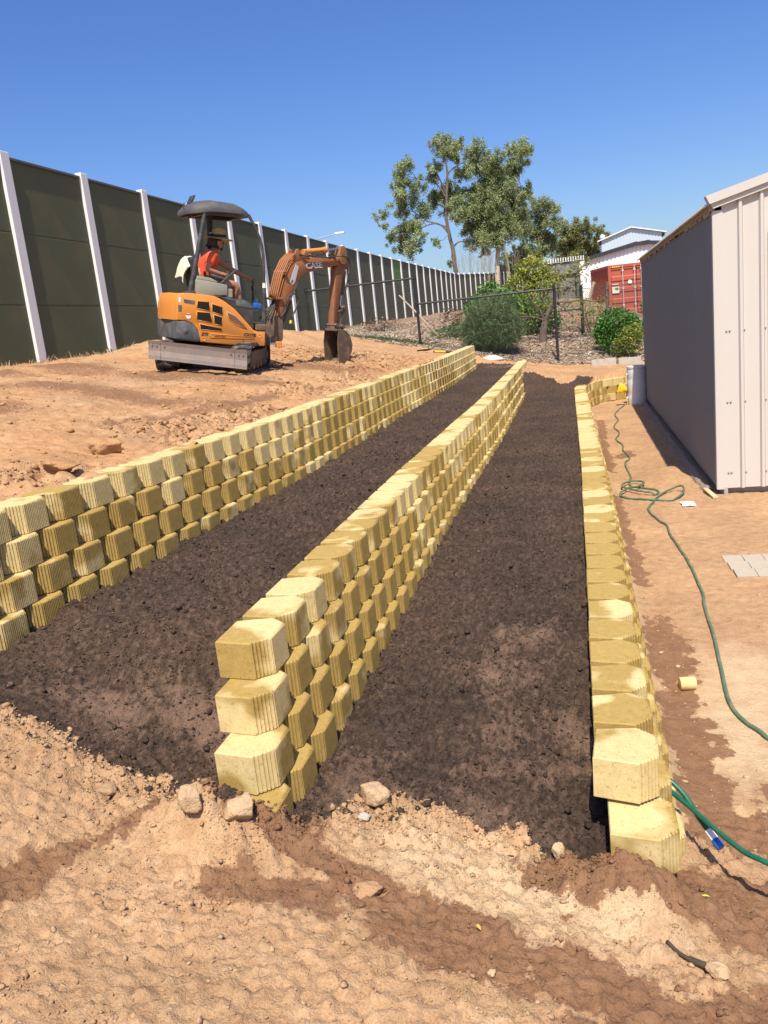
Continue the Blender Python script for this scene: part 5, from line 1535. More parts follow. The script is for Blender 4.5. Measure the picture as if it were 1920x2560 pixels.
def skin_obj(name, verts, edges, radii, mat, parent, root=0, sub=2):
    me = bpy.data.meshes.new(name); me.from_pydata(verts, edges, [])
    o = link(name, me, mat, parent)
    bm = bmesh.new(); bm.from_mesh(me)
    lay = bm.verts.layers.skin.verify()
    for v, r in zip(bm.verts, radii):
        v[lay].radius = r if hasattr(r, '__len__') else (r, r)
        v[lay].use_root = (v.index == root)
    bm.to_mesh(me); bm.free()
    o.modifiers.new("skin", 'SKIN').use_smooth_shade = True
    m = o.modifiers.new("sub", 'SUBSURF'); m.levels = sub; m.render_levels = sub
    return o
man = empty("person", (0, 0, 0), "seated person in orange shirt and straw hat at the excavator controls", "person")
man.matrix_world = EXM
J = dict(pel=(-.14, .02, 1.20), sp1=(-.13, .02, 1.32), sp2=(-.10, .02, 1.45), chest=(-.055, .02, 1.55), neck=(-.01, .02, 1.635), nk2=(.02, .02, 1.675), head=(.055, .02, 1.745), crown=(.05, .02, 1.82),
         shR=(-.085, -.155, 1.575), elR=(-.18, -.235, 1.375), wrR=(.01, -.215, 1.325), shL=(.00, .175, 1.575), elL=(.30, .25, 1.42), wrL=(.58, .30, 1.31),
         hpR=(-.10, -.09, 1.175), knR=(.27, -.11, 1.20), anR=(.33, -.11, .92), toR=(.45, -.11, .885), hpL=(-.10, .12, 1.175), knL=(.28, .16, 1.20), anL=(.36, .16, .92), toL=(.48, .16, .885))
names = list(J); ix = {n: i for i, n in enumerate(names)}
E_ = [('pel', 'sp1'), ('sp1', 'sp2'), ('sp2', 'chest'), ('chest', 'neck'), ('neck', 'nk2'), ('nk2', 'head'), ('head', 'crown'), ('chest', 'shR'), ('shR', 'elR'), ('elR', 'wrR'), ('chest', 'shL'), ('shL', 'elL'), ('elL', 'wrL'),
      ('pel', 'hpR'), ('hpR', 'knR'), ('knR', 'anR'), ('anR', 'toR'), ('pel', 'hpL'), ('hpL', 'knL'), ('knL', 'anL'), ('anL', 'toL')]
RD = dict(pel=.12, sp1=.115, sp2=.12, chest=.125, neck=.058, nk2=.056, head=.088, crown=.075, shR=.062, elR=.044, wrR=.031, shL=.062, elL=.044, wrL=.031, hpR=.085, knR=.062, anR=.045, toR=.038, hpL=.085, knL=.062, anL=.045, toL=.038)
verts = [J[n] for n in names]; edges = [(ix[a], ix[b]) for a, b in E_]; radii = [RD[n] for n in names]
# hands: palm and five fingers each, curled over the controls
def hand(w, d, side, dn):
    d = Vector(d).normalized(); dn = Vector(dn); dn = (dn - d * dn.dot(d)).normalized(); s_ = d.cross(dn) * side
    b = ix[w]; palm = Vector(J[w]) + d * .055
    verts.append(tuple(palm)); radii.append((.036, .022)); pi_ = len(verts) - 1; edges.append((b, pi_))
    for k, (o_, L) in enumerate(((-.028, .060), (-.010, .070), (.010, .068), (.027, .054))):
        p1 = palm + d * .035 + s_ * o_; p2 = p1 + d * L * .45 + dn * .012; p3 = p2 + dn * L * .45 + d * .006
        i0 = len(verts); verts.extend([tuple(p1), tuple(p2), tuple(p3)]); radii.extend([.0100, .0092, .0078]); edges.extend([(pi_, i0), (i0, i0 + 1), (i0 + 1, i0 + 2)])
    p1 = palm - d * .01 - s_ * .038 + dn * .010; p2 = p1 + d * .030 + dn * .020 - s_ * .004
    i0 = len(verts); verts.extend([tuple(p1), tuple(p2)]); radii.extend([.012, .0095]); edges.extend([(pi_, i0), (i0, i0 + 1)])
hand('wrR', (1, .15, .02), 1, (.2, .1, -1)); hand('wrL', (1, .1, -.35), -1, (0, 0, -1))
body_ = skin_obj("body", verts, edges, radii, M_SKIN, man)
# face
mb = MB(); mb.add([(.135, .02, 1.765), (.135, .005, 1.725), (.135, .035, 1.725), (.165, .02, 1.722), (.14, .02, 1.715)], [(0, 1, 3), (0, 3, 2), (1, 4, 3), (4, 2, 3), (0, 2, 4, 1)]); mb.build("nose", M_SKIN, man, sm=True)
mb = MB()
for yy_ in (-.014, .054): mb.lathe([(.002, -.004), (.012, -.002), (.012, .002), (.002, .004)], 10, roty(math.radians(90)), (.132, yy_, 1.765))
mb.build("eye", M_BAND, man)
mb = MB(); mb.box((.139, .02, 1.692), (.012, .045, .007)); mb.build("mouth", worn("lips", (.25, .09, .07), .6, dirt_amt=.1), man)
mb = MB()
for yy_ in (-.075, .115): mb.bbox((.045, yy_, 1.745), (.045, .02, .06), .008)
mb.build("ear", M_SKIN, man)
skin_obj("hair", [(-.02, .02, 1.70), (-.005, .02, 1.76), (.02, .02, 1.82)], [(0, 1), (1, 2)], [.060, .082, .085], M_HAIR, man, 1)
skin_obj("beard", [(.095, .02, 1.665), (.125, .02, 1.672)], [(0, 1)], [(.05, .028), (.035, .022)], M_HAIR, man, 0)
# shirt with short sleeves, shorts, boots
sv = ['pel', 'sp1', 'sp2', 'chest', 'neck', 'shR', 'shL']
V = [J[n] for n in sv] + [tuple(Vector(J['shR']).lerp(Vector(J['elR']), .72)), tuple(Vector(J['shL']).lerp(Vector(J['elL']), .42))]
skin_obj("shirt", V, [(0, 1), (1, 2), (2, 3), (3, 4), (3, 5), (3, 6), (5, 7), (6, 8)], [.135, .142, .146, .142, .070, .084, .084, .070, .072], M_SHIRT, man)
kR = tuple(Vector(J['hpR']).lerp(Vector(J['knR']), .82)); kL = tuple(Vector(J['hpL']).lerp(Vector(J['knL']), .82))
skin_obj("shorts", [J['pel'], J['hpR'], kR, J['hpL'], kL], [(0, 1), (1, 2), (0, 3), (3, 4)], [.135, .102, .090, .102, .090], M_SHORTS, man)
skin_obj("boots", [J['anR'], (.34, -.11, .875), J['toR']], [(0, 1), (1, 2)], [.055, .055, .048], M_BOOT, man)
skin_obj("boots", [J['anL'], (.37, .16, .875), J['toL']], [(0, 1), (1, 2)], [.055, .055, .048], M_BOOT, man)
# wide brimmed hat
V = []; F = []; n = 36
def hr(r, z, wob=0, sx=1.0):
    return [(.075 + r * sx * math.cos(2 * math.pi * k / n), .02 + r * .92 * math.sin(2 * math.pi * k / n), z + wob * math.cos(2 * math.pi * k / n * 2) - (.02 * math.cos(2 * math.pi * k / n) if r > .15 else 0)) for k in range(n)]
rings = [hr(.205, 1.795, .010), hr(.20, 1.802, .010), hr(.105, 1.822), hr(.100, 1.86), hr(.092, 1.925), hr(.075, 1.945), hr(.03, 1.938), hr(.001, 1.935)]
for q in rings: V += q
for j in range(len(rings) - 1):
    for i in range(n): F.append((j * n + i, j * n + (i + 1) % n, (j + 1) * n + (i + 1) % n, (j + 1) * n + i))
b_ = len(V); V += hr(.10, 1.812)
for i in range(n): F.append((i, (i + 1) % n, b_ + (i + 1) % n, b_ + i))
mb = MB(); mb.add(V, F); hat = mb.build("hat", M_STRAW_HAT, man, auto=60)
mb = MB(); V = hr(.106, 1.823) + hr(.104, 1.860); mb.add(V, [(i, (i + 1) % n, n + (i + 1) % n, n + i) for i in range(n)]); mb.build("hat_band", M_BAND, hat, sm=True)
# ================================================================== TREES AND SHRUBS
def mat_leaf(name, lo, mid, hi, trans=.25):
    m, nt, b = new_mat(name)
    k = N(nt, 'ShaderNodeAttribute', attribute_name='var').outputs['Fac']
    c = ramp(nt, k, [(0.0, lo), (0.5, mid), (1.0, hi)])
    nt.links.new(c.outputs['Color'], b.inputs['Base Color'])
    b.inputs['Roughness'].default_value = .55; b.inputs['Specular IOR Level'].default_value = .35
    tr = nt.nodes.new('ShaderNodeBsdfTranslucent'); nt.links.new(c.outputs['Color'], tr.inputs['Color'])
    mx = nt.nodes.new('ShaderNodeMixShader'); mx.inputs[0].default_value = trans
    out = nt.nodes['Material Output']
    nt.links.new(b.outputs[0], mx.inputs[1]); nt.links.new(tr.outputs[0], mx.inputs[2]); nt.links.new(mx.outputs[0], out.inputs['Surface'])
    return m
M_GUM = mat_leaf("gum leaf", (0.15, 0.19, 0.080), (0.32, 0.38, 0.17), (0.56, 0.62, 0.33), .42)
M_GUM2 = mat_leaf("gum leaf warm", (0.104, 0.123, 0.042), (0.218, 0.247, 0.085), (0.399, 0.399, 0.162))
M_LEAFY = mat_leaf("glossy leaf", (0.043, 0.102, 0.020), (0.093, 0.204, 0.037), (0.221, 0.374, 0.085))
M_FEATH = mat_leaf("feathery leaf", (0.057, 0.095, 0.038), (0.133, 0.199, 0.080), (0.285, 0.380, 0.171))
M_YG = mat_leaf("yellow green leaf", (0.121, 0.162, 0.020), (0.257, 0.297, 0.041), (0.513, 0.459, 0.081))
M_HEDGE = mat_leaf("hedge leaf", (0.032, 0.088, 0.016), (0.072, 0.192, 0.029), (0.160, 0.336, 0.056))
M_GOLD = mat_leaf("golden leaf", (.05, .10, .015), (.15, .21, .03), (.58, .52, .08))
M_DEAD = mat_leaf("dead leaf", (.09, .05, .025), (.19, .115, .06), (.33, .23, .14), .1)
M_BARK = worn("gum bark", (.33, .25, .19), .9, dirt=(.11, .065, .045), dirt_amt=.6, scale=2.2, var=.15, fine=14, bstr=.3)
M_BARKP = worn("pale bark", (.52, .42, .33), .9, dirt=(.30, .20, .14), dirt_amt=.5, scale=1.5, var=.1, fine=14, bstr=.2)
M_BARKD = worn("dark bark", (.13, .095, .075), .9, dirt=(.30, .24, .19), dirt_amt=.5, scale=6, var=.15, fine=30, bstr=.4)

def leaf_mesh(name, C, L, W, r, droop=.0, var=None, fold=.25):
    """C (n,3) leaf bases; rhombic two-sided leaves, folded along the midrib"""
    n = len(C)
    a = r.uniform(0, 2 * np.pi, n); e = r.uniform(-1, 1, n) * (1 - droop * .6) - droop
    e = np.clip(e, -1.45, 1.45)
    d = np.stack([np.cos(a) * np.cos(e), np.sin(a) * np.cos(e), np.sin(e)], -1)
    q = r.normal(0, 1, (n, 3)); s = np.cross(d, q); s /= np.linalg.norm(s, axis=1)[:, None] + 1e-9
    u = np.cross(s, d)
    Lv, Wv = L[:, None], W[:, None]
    V = np.stack([C, C + d * Lv * .45 + s * Wv * .5 + u * Wv * fold, C + d * Lv, C + d * Lv * .45 - s * Wv * .5 + u * Wv * fold], 1)
    F = np.arange(n * 4).reshape(n, 4)
    me = mesh_arrays(name, V.reshape(-1, 3), F)
    fattr(me, 'var', np.repeat(np.clip(var if var is not None else r.beta(2, 2.4, n), 0, 1), 4))
    return me

def limb(mb, pts, r0, r1, n=7, wob=.0, rr=random):
    P = [Vector(p) for p in pts]; m = len(P)
    out = []; rad = []
    for i in range(m - 1):
        p0, p1, p2, p3 = P[max(0, i - 1)], P[i], P[i + 1], P[min(m - 1, i + 2)]
        for k in range(4):
            t = k / 4
            out.append(.5 * ((2 * p1) + (p2 - p0) * t + (2 * p0 - 5 * p1 + 4 * p2 - p3) * t * t + (3 * p1 - p0 - 3 * p2 + p3) * t ** 3) + Vector((rr.uniform(-wob, wob), rr.uniform(-wob, wob), rr.uniform(-wob, wob))))
    out.append(P[-1])
    for i in range(len(out)): rad.append(r0 + (r1 - r0) * i / (len(out) - 1))
    mb.tube(out, rad, n)

def gum(name, label, y, base, trunk, limbs, clumps, leaf, bark, seed, r0, dens=1.0, lsize=.22, depth=2.6, droop=.45):
    r = np.random.default_rng(seed); rr = random.Random(seed)
    t = empty(name, (base[0], y, base[1]), label, "tree", "trees beyond the noise barrier")
    c = Vector(t.location)
    ys = {}
    mb = MB(); limb(mb, [(p[0], y, p[1]) for p in trunk], r0, r0 * .22, 10, .03, rr)
    ends = []
    for L in limbs:
        sy = rr.choice((-1, 1)) * rr.uniform(.3, 1.0) * depth * .5; m = len(L)
        pl = [(p[0], y + sy * (i / (m - 1)), p[1]) for i, p in enumerate(L)]
        limb(mb, pl, r0 * .38, r0 * .10, 7, .04, rr); ends += pl[1:]
    ends += [(p[0], y, p[1]) for p in trunk[3:]]
    CC = []
    for (x, z, rad) in clumps:
        yo = rr.uniform(-1, 1) * depth * .7
        CC.append((x, y + yo, z, rad))
        e = min(ends, key=lambda q: (q[0] - x) ** 2 + (q[2] - z) ** 2 + .3 * (q[1] - y - yo) ** 2)
        mid = ((e[0] + x) / 2, (e[1] + y + yo) / 2, (e[2] + z) / 2 - .15)
        limb(mb, [e, mid, (x, y + yo, z)], r0 * .13, r0 * .04, 5, .06, rr)
        for q in range(3):
            limb(mb, [(x, y + yo, z - .1), (x + rr.uniform(-1, 1) * rad * .8, y + yo + rr.uniform(-1, 1) * rad * .8, z + rr.uniform(-.5, .8) * rad)], r0 * .05, r0 * .015, 4, .03, rr)
    lc(mb, c).build("trunk", bark, t, auto=60)
    P = []; Vv = []
    for (x, yy_, z, rad) in CC:
        k = max(10, int(20 * rad))
        for q in range(k):
            d = r.normal(0, 1, 3); d /= np.linalg.norm(d); o_ = d * rad * r.uniform(.15, 1.28) * np.array([1, 1, .8])
            sr = rad * r.uniform(.18, .38); n = int(dens * (130 * sr * sr / .12 + 22))
            pts_ = r.normal(0, .5, (n, 3)) * sr * np.array([.9, .9, 1.25]) + np.array([x, yy_, z]) + o_
            P.append(pts_); Vv.append(np.clip(.5 + .22 * r.normal(0, 1, n) + r.normal(0, .16), 0, 1))
    P = np.concatenate(P); Vv = np.concatenate(Vv)
    me = leaf_mesh("crown", P - np.array(c), r.uniform(.7, 1.25, len(P)) * lsize, r.uniform(.7, 1.2, len(P)) * lsize * .38, r, droop, Vv)
    link("crown", me, leaf, t)
    return t
T1 = [(-11.48, 17.19, 0.96), (-12.05, 16.63, 0.67), (-11.22, 16.19, 0.96), (-9.99, 16.33, 0.81), (-8.48, 15.95, 1.0), (-7.84, 15.37, 0.58), (-8.74, 14.86, 1.19), (-9.5, 14.0, 0.96), (-10.2, 13.93, 0.67), (-10.4, 15.58, 0.77), (-15.16, 15.45, 0.81), (-15.75, 14.88, 0.77), (-16.17, 14.28, 0.86), (-15.89, 13.57, 0.86), (-14.82, 13.43, 1.06), (-12.98, 14.16, 0.86), (-12.21, 14.87, 0.86), (-15.81, 12.56, 0.86), (-16.59, 12.0, 1.06), (-14.47, 11.55, 1.19), (-13.15, 12.37, 1.15), (-11.69, 12.83, 1.06), (-11.1, 11.6, 0.96), (-11.85, 11.03, 0.96), (-17.98, 10.91, 0.69), (-18.51, 10.22, 0.5), (-17.73, 8.92, 0.73), (-16.72, 8.97, 0.96), (-15.99, 9.89, 0.86), (-14.84, 9.58, 0.86), (-16.91, 7.96, 0.69), (-15.23, 7.41, 0.96), (-16.07, 8.2, 0.77), (-13.03, 7.83, 0.5), (-10.53, 10.03, 0.96), (-10.68, 12.36, 0.73), (-12.12, 6.01, 0.42), (-14.05, 8.46, 0.58)]
T2 = [(-7.93, 14.73, 1.02), (-6.88, 14.75, 1.08), (-7.31, 13.66, 1.28), (-6.26, 13.67, 1.08), (-5.37, 14.04, 1.02), (-4.65, 15.73, 1.08), (-3.84, 15.13, 0.71), (-5.44, 15.52, 0.83), (-4.46, 14.73, 0.79), (-9.17, 12.41, 1.08), (-8.12, 12.27, 1.28), (-6.71, 12.41, 1.48), (-6.09, 11.33, 1.48), (-4.57, 11.95, 0.89), (-4.36, 11.1, 0.75), (-9.63, 11.13, 1.08), (-8.6, 10.66, 1.42), (-7.2, 10.47, 1.48), (-5.83, 9.96, 1.28), (-9.97, 9.14, 1.02), (-8.37, 9.1, 1.48), (-6.98, 8.75, 1.48), (-5.57, 8.74, 1.18), (-8.49, 7.58, 1.08), (-9.55, 7.71, 0.91), (-6.99, 7.39, 0.89), (-8.3, 6.53, 0.71), (-10.24, 10.19, 0.89), (-4.97, 9.84, 0.79)]
T3 = [(-3.32, 11.2, 0.99), (-2.22, 10.87, 0.99), (-4.14, 10.21, 0.99), (-2.85, 9.68, 1.18), (-1.78, 8.81, 0.99), (-4.98, 8.86, 1.12), (-3.69, 8.32, 1.12), (-2.4, 7.79, 1.12), (-5.49, 7.07, 1.07), (-4.18, 6.53, 1.12), (-2.85, 6.56, 0.99), (-1.49, 10.59, 0.54), (-6.11, 6.39, 0.97), (-5.0, 5.7, 0.86), (-3.69, 5.36, 0.86)]
T4 = [(1.9, 9.15, 1.0), (0.66, 8.9, 1.23), (-0.78, 8.78, 1.23), (3.07, 8.2, 1.0), (1.21, 7.53, 1.31), (-0.44, 7.53, 1.31), (2.41, 7.18, 1.09), (-1.46, 7.65, 1.09), (0.11, 6.24, 1.31), (1.97, 6.42, 0.95), (3.68, 8.22, 0.47), (-1.34, 6.21, 0.95)]
T5 = [(-7.5, 6.07, 1.02), (-7.96, 5.33, 0.68), (-6.93, 5.41, 0.79)]
gum("gum_tree", "spreading gum tree with open leaning crown, leftmost of the trees behind barrier", 85, (-11.31, 1.0), [(-11.2, .8), (-11.31, 4.03), (-11.43, 5.76), (-11.49, 7.13), (-11.72, 8.51), (-11.85, 10.0), (-11.66, 12.17), (-11.4, 14.1), (-11.58, 16.08), (-11.53, 17.3)],
    [[(-11.75, 9.18), (-12.86, 9.66), (-14.07, 10.15), (-15.23, 11.14), (-16.1, 11.43)], [(-11.76, 12.02), (-12.37, 13.09), (-13.21, 13.62), (-14.41, 14.03)], [(-11.4, 14.1), (-10.47, 14.78), (-9.04, 15.39)],
     [(-11.72, 8.51), (-12.69, 9.64), (-14.5, 9.37), (-16.34, 9.09)], [(-11.47, 7.29), (-10.73, 7.71), (-10.04, 7.46)], [(-11.66, 12.17), (-12.44, 14.25), (-13.44, 14.88)]], T1, M_GUM, M_BARKD, 101, .26, .85)
gum("gum_tree", "dense tall gum tree with pale forked trunk, beside the spreading one", 87, (-7.53, 1.2), [(-7.6, 1.0), (-7.53, 3.66), (-7.4, 5.38), (-7.21, 6.74), (-6.85, 8.06), (-6.58, 9.38), (-6.62, 11.23), (-6.84, 12.93), (-6.89, 14.4)],
    [[(-6.85, 8.06), (-6.06, 9.31), (-5.23, 11.05), (-4.76, 12.97), (-4.59, 15.4)], [(-6.35, 3.0), (-6.35, 5.26), (-6.51, 6.65), (-6.68, 8.04)], [(-6.66, 9.39), (-7.9, 10.56), (-9.06, 11.56)]], T2, M_GUM, M_BARKP, 102, .30, 1.0)
gum("gum_tree", "medium gum tree standing right of the dense tall gum", 95, (-3.8, 1.6), [(-3.85, 1.4), (-3.75, 4.43), (-3.54, 6.27), (-3.51, 8.12), (-3.22, 9.73), (-2.78, 10.76)], [[(-3.5, 7.0), (-4.4, 8.2), (-4.9, 8.9)], [(-3.5, 7.6), (-2.6, 8.4), (-1.9, 9.0)]], T3, M_GUM, M_BARKD, 103, .25, .9)
gum("gum_tree", "low round-topped tree beside the pale warehouse, rightmost tree", 105, (.9, 1.6), [(.9, 1.4), (.9, 4.0), (.8, 6.0), (.8, 8.0)], [[(.8, 5), (-.6, 6.8), (-.9, 8.2)], [(.85, 5.2), (2.2, 6.8), (2.7, 7.8)]], T4, M_GUM2, M_BARKD, 104, .25, 1.15)
gum("gum_tree", "small dark tree at the foot of the pale-trunked gum", 100, (-7.4, 2.0), [(-7.4, 1.8), (-7.4, 4.0), (-7.45, 5.2)], [[(-7.4, 3.6), (-6.9, 5.0)]], T5, M_HEDGE, M_BARKD, 105, .14, 1.2)
# bare, twiggy brush between the trunks beyond the barrier
def twiggy(name, label, loc, h, w, n, seed, mat, cat="shrub", r0=.05):
    rr = random.Random(seed); t = empty(name, loc, label, cat); mb = MB()
    for i in range(n):
        a = rr.uniform(0, 6.28); k = rr.uniform(.3, 1)
        x1, y1 = math.cos(a) * w * k, math.sin(a) * w * k * .6
        p = [(0, 0, 0), (x1 * .35, y1 * .35, h * .4 * k), (x1 * .8, y1 * .8, h * rr.uniform(.6, 1)), (x1, y1, h * rr.uniform(.75, 1.1))]
        limb(mb, p, r0 * .5, r0 * .12, 4, h * .01, rr)
        for q in range(9):
            f = rr.uniform(.35, .95); i0 = Vector(p[1]).lerp(Vector(p[3]), f)
            limb(mb, [i0, i0 + Vector((rr.uniform(-1, 1) * w * .35, rr.uniform(-1, 1) * w * .3, rr.uniform(-.05, .35) * h))], r0 * .22, r0 * .08, 3, h * .005, rr)
    mb.build("branches", mat, t); return t
M_TWIG = worn("grey twig", (.30, .225, .175), .9, dirt=(.16, .10, .07), dirt_amt=.5, scale=4)
for k, (x, z, h, w) in enumerate([(-10.2, 2.2, 5.0, 1.3), (-9.0, 2.2, 4.4, 1.2), (-8.3, 2.0, 4.6, .9), (-5.9, 2.4, 4.0, 1.0)]):
    twiggy("bare_bush", ["leafless grey bush nearest the spreading gum's trunk", "leafless grey bush midway between the two tall gum trunks", "leafless grey bush just left of the pale gum trunk", "leafless grey bush right of the pale gum trunk"][k], (x, 84, z), h, w * 1.2, 11, 200 + k, M_TWIG, r0=.03)

# ---------------------------------------------------------------- shrubs on the bank
def shrub(name, label, base, balls, leaf, seed, L, W, dens, stems=7, bark=M_BARKD, droop=.1, shell=.55, var=None, group=None, leaf2=None, stem_r=.018):
    """balls: (x,y,z,rx,rz) foliage masses in world coordinates"""
    r = np.random.default_rng(seed); rr = random.Random(seed)
    t = empty(name, base, label, "shrub", group); c = Vector(base)
    mb = MB()
    for i in range(stems):
        b = rr.choice(balls); e = (b[0] + rr.uniform(-.6, .6) * b[3], b[1] + rr.uniform(-.6, .6) * b[3], b[2] + rr.uniform(-.1, .7) * b[4])
        m_ = ((base[0] * .5 + e[0] * .5) + rr.uniform(-.05, .05), (base[1] + e[1]) / 2, base[2] + (e[2] - base[2]) * .45)
        limb(mb, [base, m_, e], stem_r, stem_r * .3, 5, .01, rr)
    lc(mb, c).build("stems", bark, t, auto=60)
    P = []; Vr = []
    for (x, y, z, rx, rz) in balls:
        n = int(dens * rx * rz * 1000); d = r.normal(0, 1, (n, 3)); d /= np.linalg.norm(d, axis=1)[:, None]
        # lumpy outline made of sub-clumps
        k = 26; cd = r.normal(0, 1, (k, 3)); cd /= np.linalg.norm(cd, axis=1)[:, None]; cr = r.uniform(.72, 1.12, k)
        near_ = np.argmax(d @ cd.T, axis=1); rad = cr[near_] * (shell + (1 - shell) * r.random(n) ** .5)
        rad = rad * (.80 + .2 * np.clip((d * cd[near_]).sum(1), 0, 1))
        P.append(np.stack([x + d[:, 0] * rx * rad, y + d[:, 1] * rx * .85 * rad, z + d[:, 2] * rz * rad], -1)); Vr.append(np.clip(.5 + .2 * r.normal(0, 1, n) + r.normal(0, .14, k)[near_], 0, 1))
    P = np.concatenate(P); Vr = np.concatenate(Vr)
    me = leaf_mesh("foliage", P - np.array(c), r.uniform(.7, 1.3, len(P)) * L, r.uniform(.7, 1.2, len(P)) * W, r, droop, Vr)
    link("foliage", me, leaf, t)
    return t
shrub("feathery_shrub", "large feathery green shrub just beyond the far ends of the walls", (-2.3, 23.7, -1.0), [(-2.3, 23.7, -.18, .80, .72), (-2.65, 23.6, -.40, .58, .48), (-1.95, 23.6, -.42, .58, .48), (-2.15, 23.7, .22, .50, .42), (-2.6, 23.7, .12, .36, .34)], M_FEATH, 301, .26, .014, 11, stems=26, droop=-.25, shell=.25, stem_r=.014)
shrub("leafy_shrub", "bright green broad-leaved shrub behind the feathery shrub", (-2.5, 25.4, -.75), [(-2.45, 25.4, .62, .46, .50), (-2.9, 25.4, .35, .40, .42), (-1.95, 25.3, .35, .42, .45), (-2.4, 25.4, .05, .6, .45)], M_LEAFY, 302, .13, .06, 3.2, stems=9, droop=.3)
shrub("leafy_shrub", "tall yellow-green shrub in front of the barrier's far end", (-1.3, 27.2, -.55), [(-1.25, 27.2, 1.34, .56, .46), (-1.65, 27.2, .90, .52, .50), (-.85, 27.2, .98, .46, .46), (-1.35, 27.2, .40, .62, .50)], M_YG, 303, .11, .05, 3.6, stems=9, droop=.2)
shrub("leafy_shrub", "dull green shrub between the feathery shrub and the bare-branched tree", (-1.5, 26.2, -.75), [(-1.45, 26.2, -.15, .55, .48), (-1.05, 26.2, .15, .45, .42), (-1.7, 26.2, .3, .42, .42), (-.75, 26.3, -.25, .4, .32)], M_LEAFY, 306, .12, .045, 3.2, stems=8, droop=.1)
shrub("hedge_shrub", "rounded glossy dark green shrub by the shed's far corner", (1.15, 24.3, -1.35), [(1.10, 24.3, -.55, .62, .50), (.78, 24.3, -.72, .42, .42), (1.42, 24.3, -.66, .40, .40), (1.1, 24.1, -1.0, .55, .40)], M_HEDGE, 304, .085, .042, 7.5, stems=8, droop=.15)
shrub("golden_shrub", "gold-flecked small-leaved shrub in front of the rounded dark shrub", (1.28, 23.55, -1.42), [(1.30, 23.55, -1.02, .40, .38), (1.40, 23.5, -.80, .32, .30), (1.12, 23.55, -1.12, .32, .28)], M_GOLD, 305, .055, .032, 8.0, stems=7, droop=.1)
shrub("low_bush", "low dark bush left of the feathery shrub, below the barrier", (-3.9, 25.4, -.62), [(-3.95, 25.4, -.32, .50, .28), (-3.5, 25.5, -.30, .36, .28)], M_FEATH, 307, .10, .04, 4.5, stems=7)
shrub("dead_bush", "withered brown bush between the low bush and barrier", (-3.5, 27.0, -.45), [(-3.45, 27.0, .05, .42, .40), (-3.1, 27.0, -.1, .36, .34), (-3.9, 27.1, .15, .3, .4)], M_DEAD, 308, .10, .045, 2.0, stems=16, bark=M_TWIG)
shrub("dead_bush", "withered brown weeds under the barrier behind the fence's left bay", (-6.2, 26.5, .02), [(-6.3, 26.5, .2, .4, .25), (-5.8, 26.6, .15, .35, .22)], M_DEAD, 309, .12, .03, 2.0, stems=14, bark=M_TWIG)
shrub("golden_shrub", "thin green and yellow sapling beside the rounded shrub, before the container", (.45, 26.3, -1.0), [(.42, 26.3, -.3, .34, .34), (.62, 26.3, .05, .26, .22), (.25, 26.3, .12, .2, .2)], M_YG, 310, .07, .03, 2.4, stems=7)
shrub("leafy_shrub", "green sapling at the far shed corner beside the container", (2.15, 27.0, -1.2), [(2.1, 27.0, -.15, .22, .3), (2.25, 27, -.5, .25, .3)], M_LEAFY, 311, .09, .045, 3, stems=5)

# the mostly bare tree with a stout grey trunk
bt_ = empty("bare_tree", (-.98, 25, -.85), "small mostly bare tree with stout grey trunk behind the fence post", "tree"); c = Vector(bt_.location)
mb = MB(); rr = random.Random(5)
def p3(L, y=25.0, s=0.0): return [(p[0], y + s * i, p[1]) for i, p in enumerate(L)]
limb(mb, p3([(-.99, -.95), (-.98, -.78), (-.94, -.47), (-.88, -.2)]), .125, .095, 10, .008, rr)
trunk_limbs = [p3([(-.89, -.25), (-.75, .07), (-.59, .43), (-.51, .66), (-.43, .85), (-.21, 1.0), (.04, 1.24)]), p3([(-.88, -.2), (-1.06, .17), (-1.25, .4), (-1.34, .68)], s=-.1), p3([(-.8, -.05), (-.5, .25), (-.15, .24), (.19, .24), (.66, .15), (.9, .23)], s=-.06),
    p3([(-.9, -.2), (-1.15, -.1), (-1.42, -.04), (-1.74, -.07)], s=-.12), p3([(-.43, .85), (-.49, 1.03), (-.51, 1.24)], s=.1), p3([(-.21, 1.0), (.06, 1.0), (.24, 1.15), (.38, 1.23)], s=.08), p3([(-.75, .07), (-.9, .35), (-.95, .7), (-.9, 1.0)], s=.12), p3([(-.6, .4), (-.4, .5), (-.15, .62), (.1, .75)], s=.1), p3([(-.5, .25), (-.3, .05), (-.1, -.2)], s=-.1)]
for i, L in enumerate(trunk_limbs):
    limb(mb, L, .062 if i == 0 else .036, .010, 7, .012, rr)
    for q in range(9):
        a = Vector(L[rr.randrange(1, len(L))]); limb(mb, [a, a + Vector((rr.uniform(-.3, .3), rr.uniform(-.25, .25), rr.uniform(-.06, .34)))], .010, .003, 4, .01, rr)
lc(mb, c).build("trunk", M_BARKD, bt_, auto=60)
r = np.random.default_rng(9); P = []
for L in trunk_limbs:
    for p in L[1:]:
        n = 70 if p[2] > .5 else 26
        P.append(r.normal(0, 1, (n, 3)) * np.array([.17, .17, .12]) + np.array(p))
P = np.concatenate(P)
link("crown", leaf_mesh("crown", P - np.array(c), r.uniform(.05, .11, len(P)), r.uniform(.02, .045, len(P)), r, .2), M_YG, bt_)

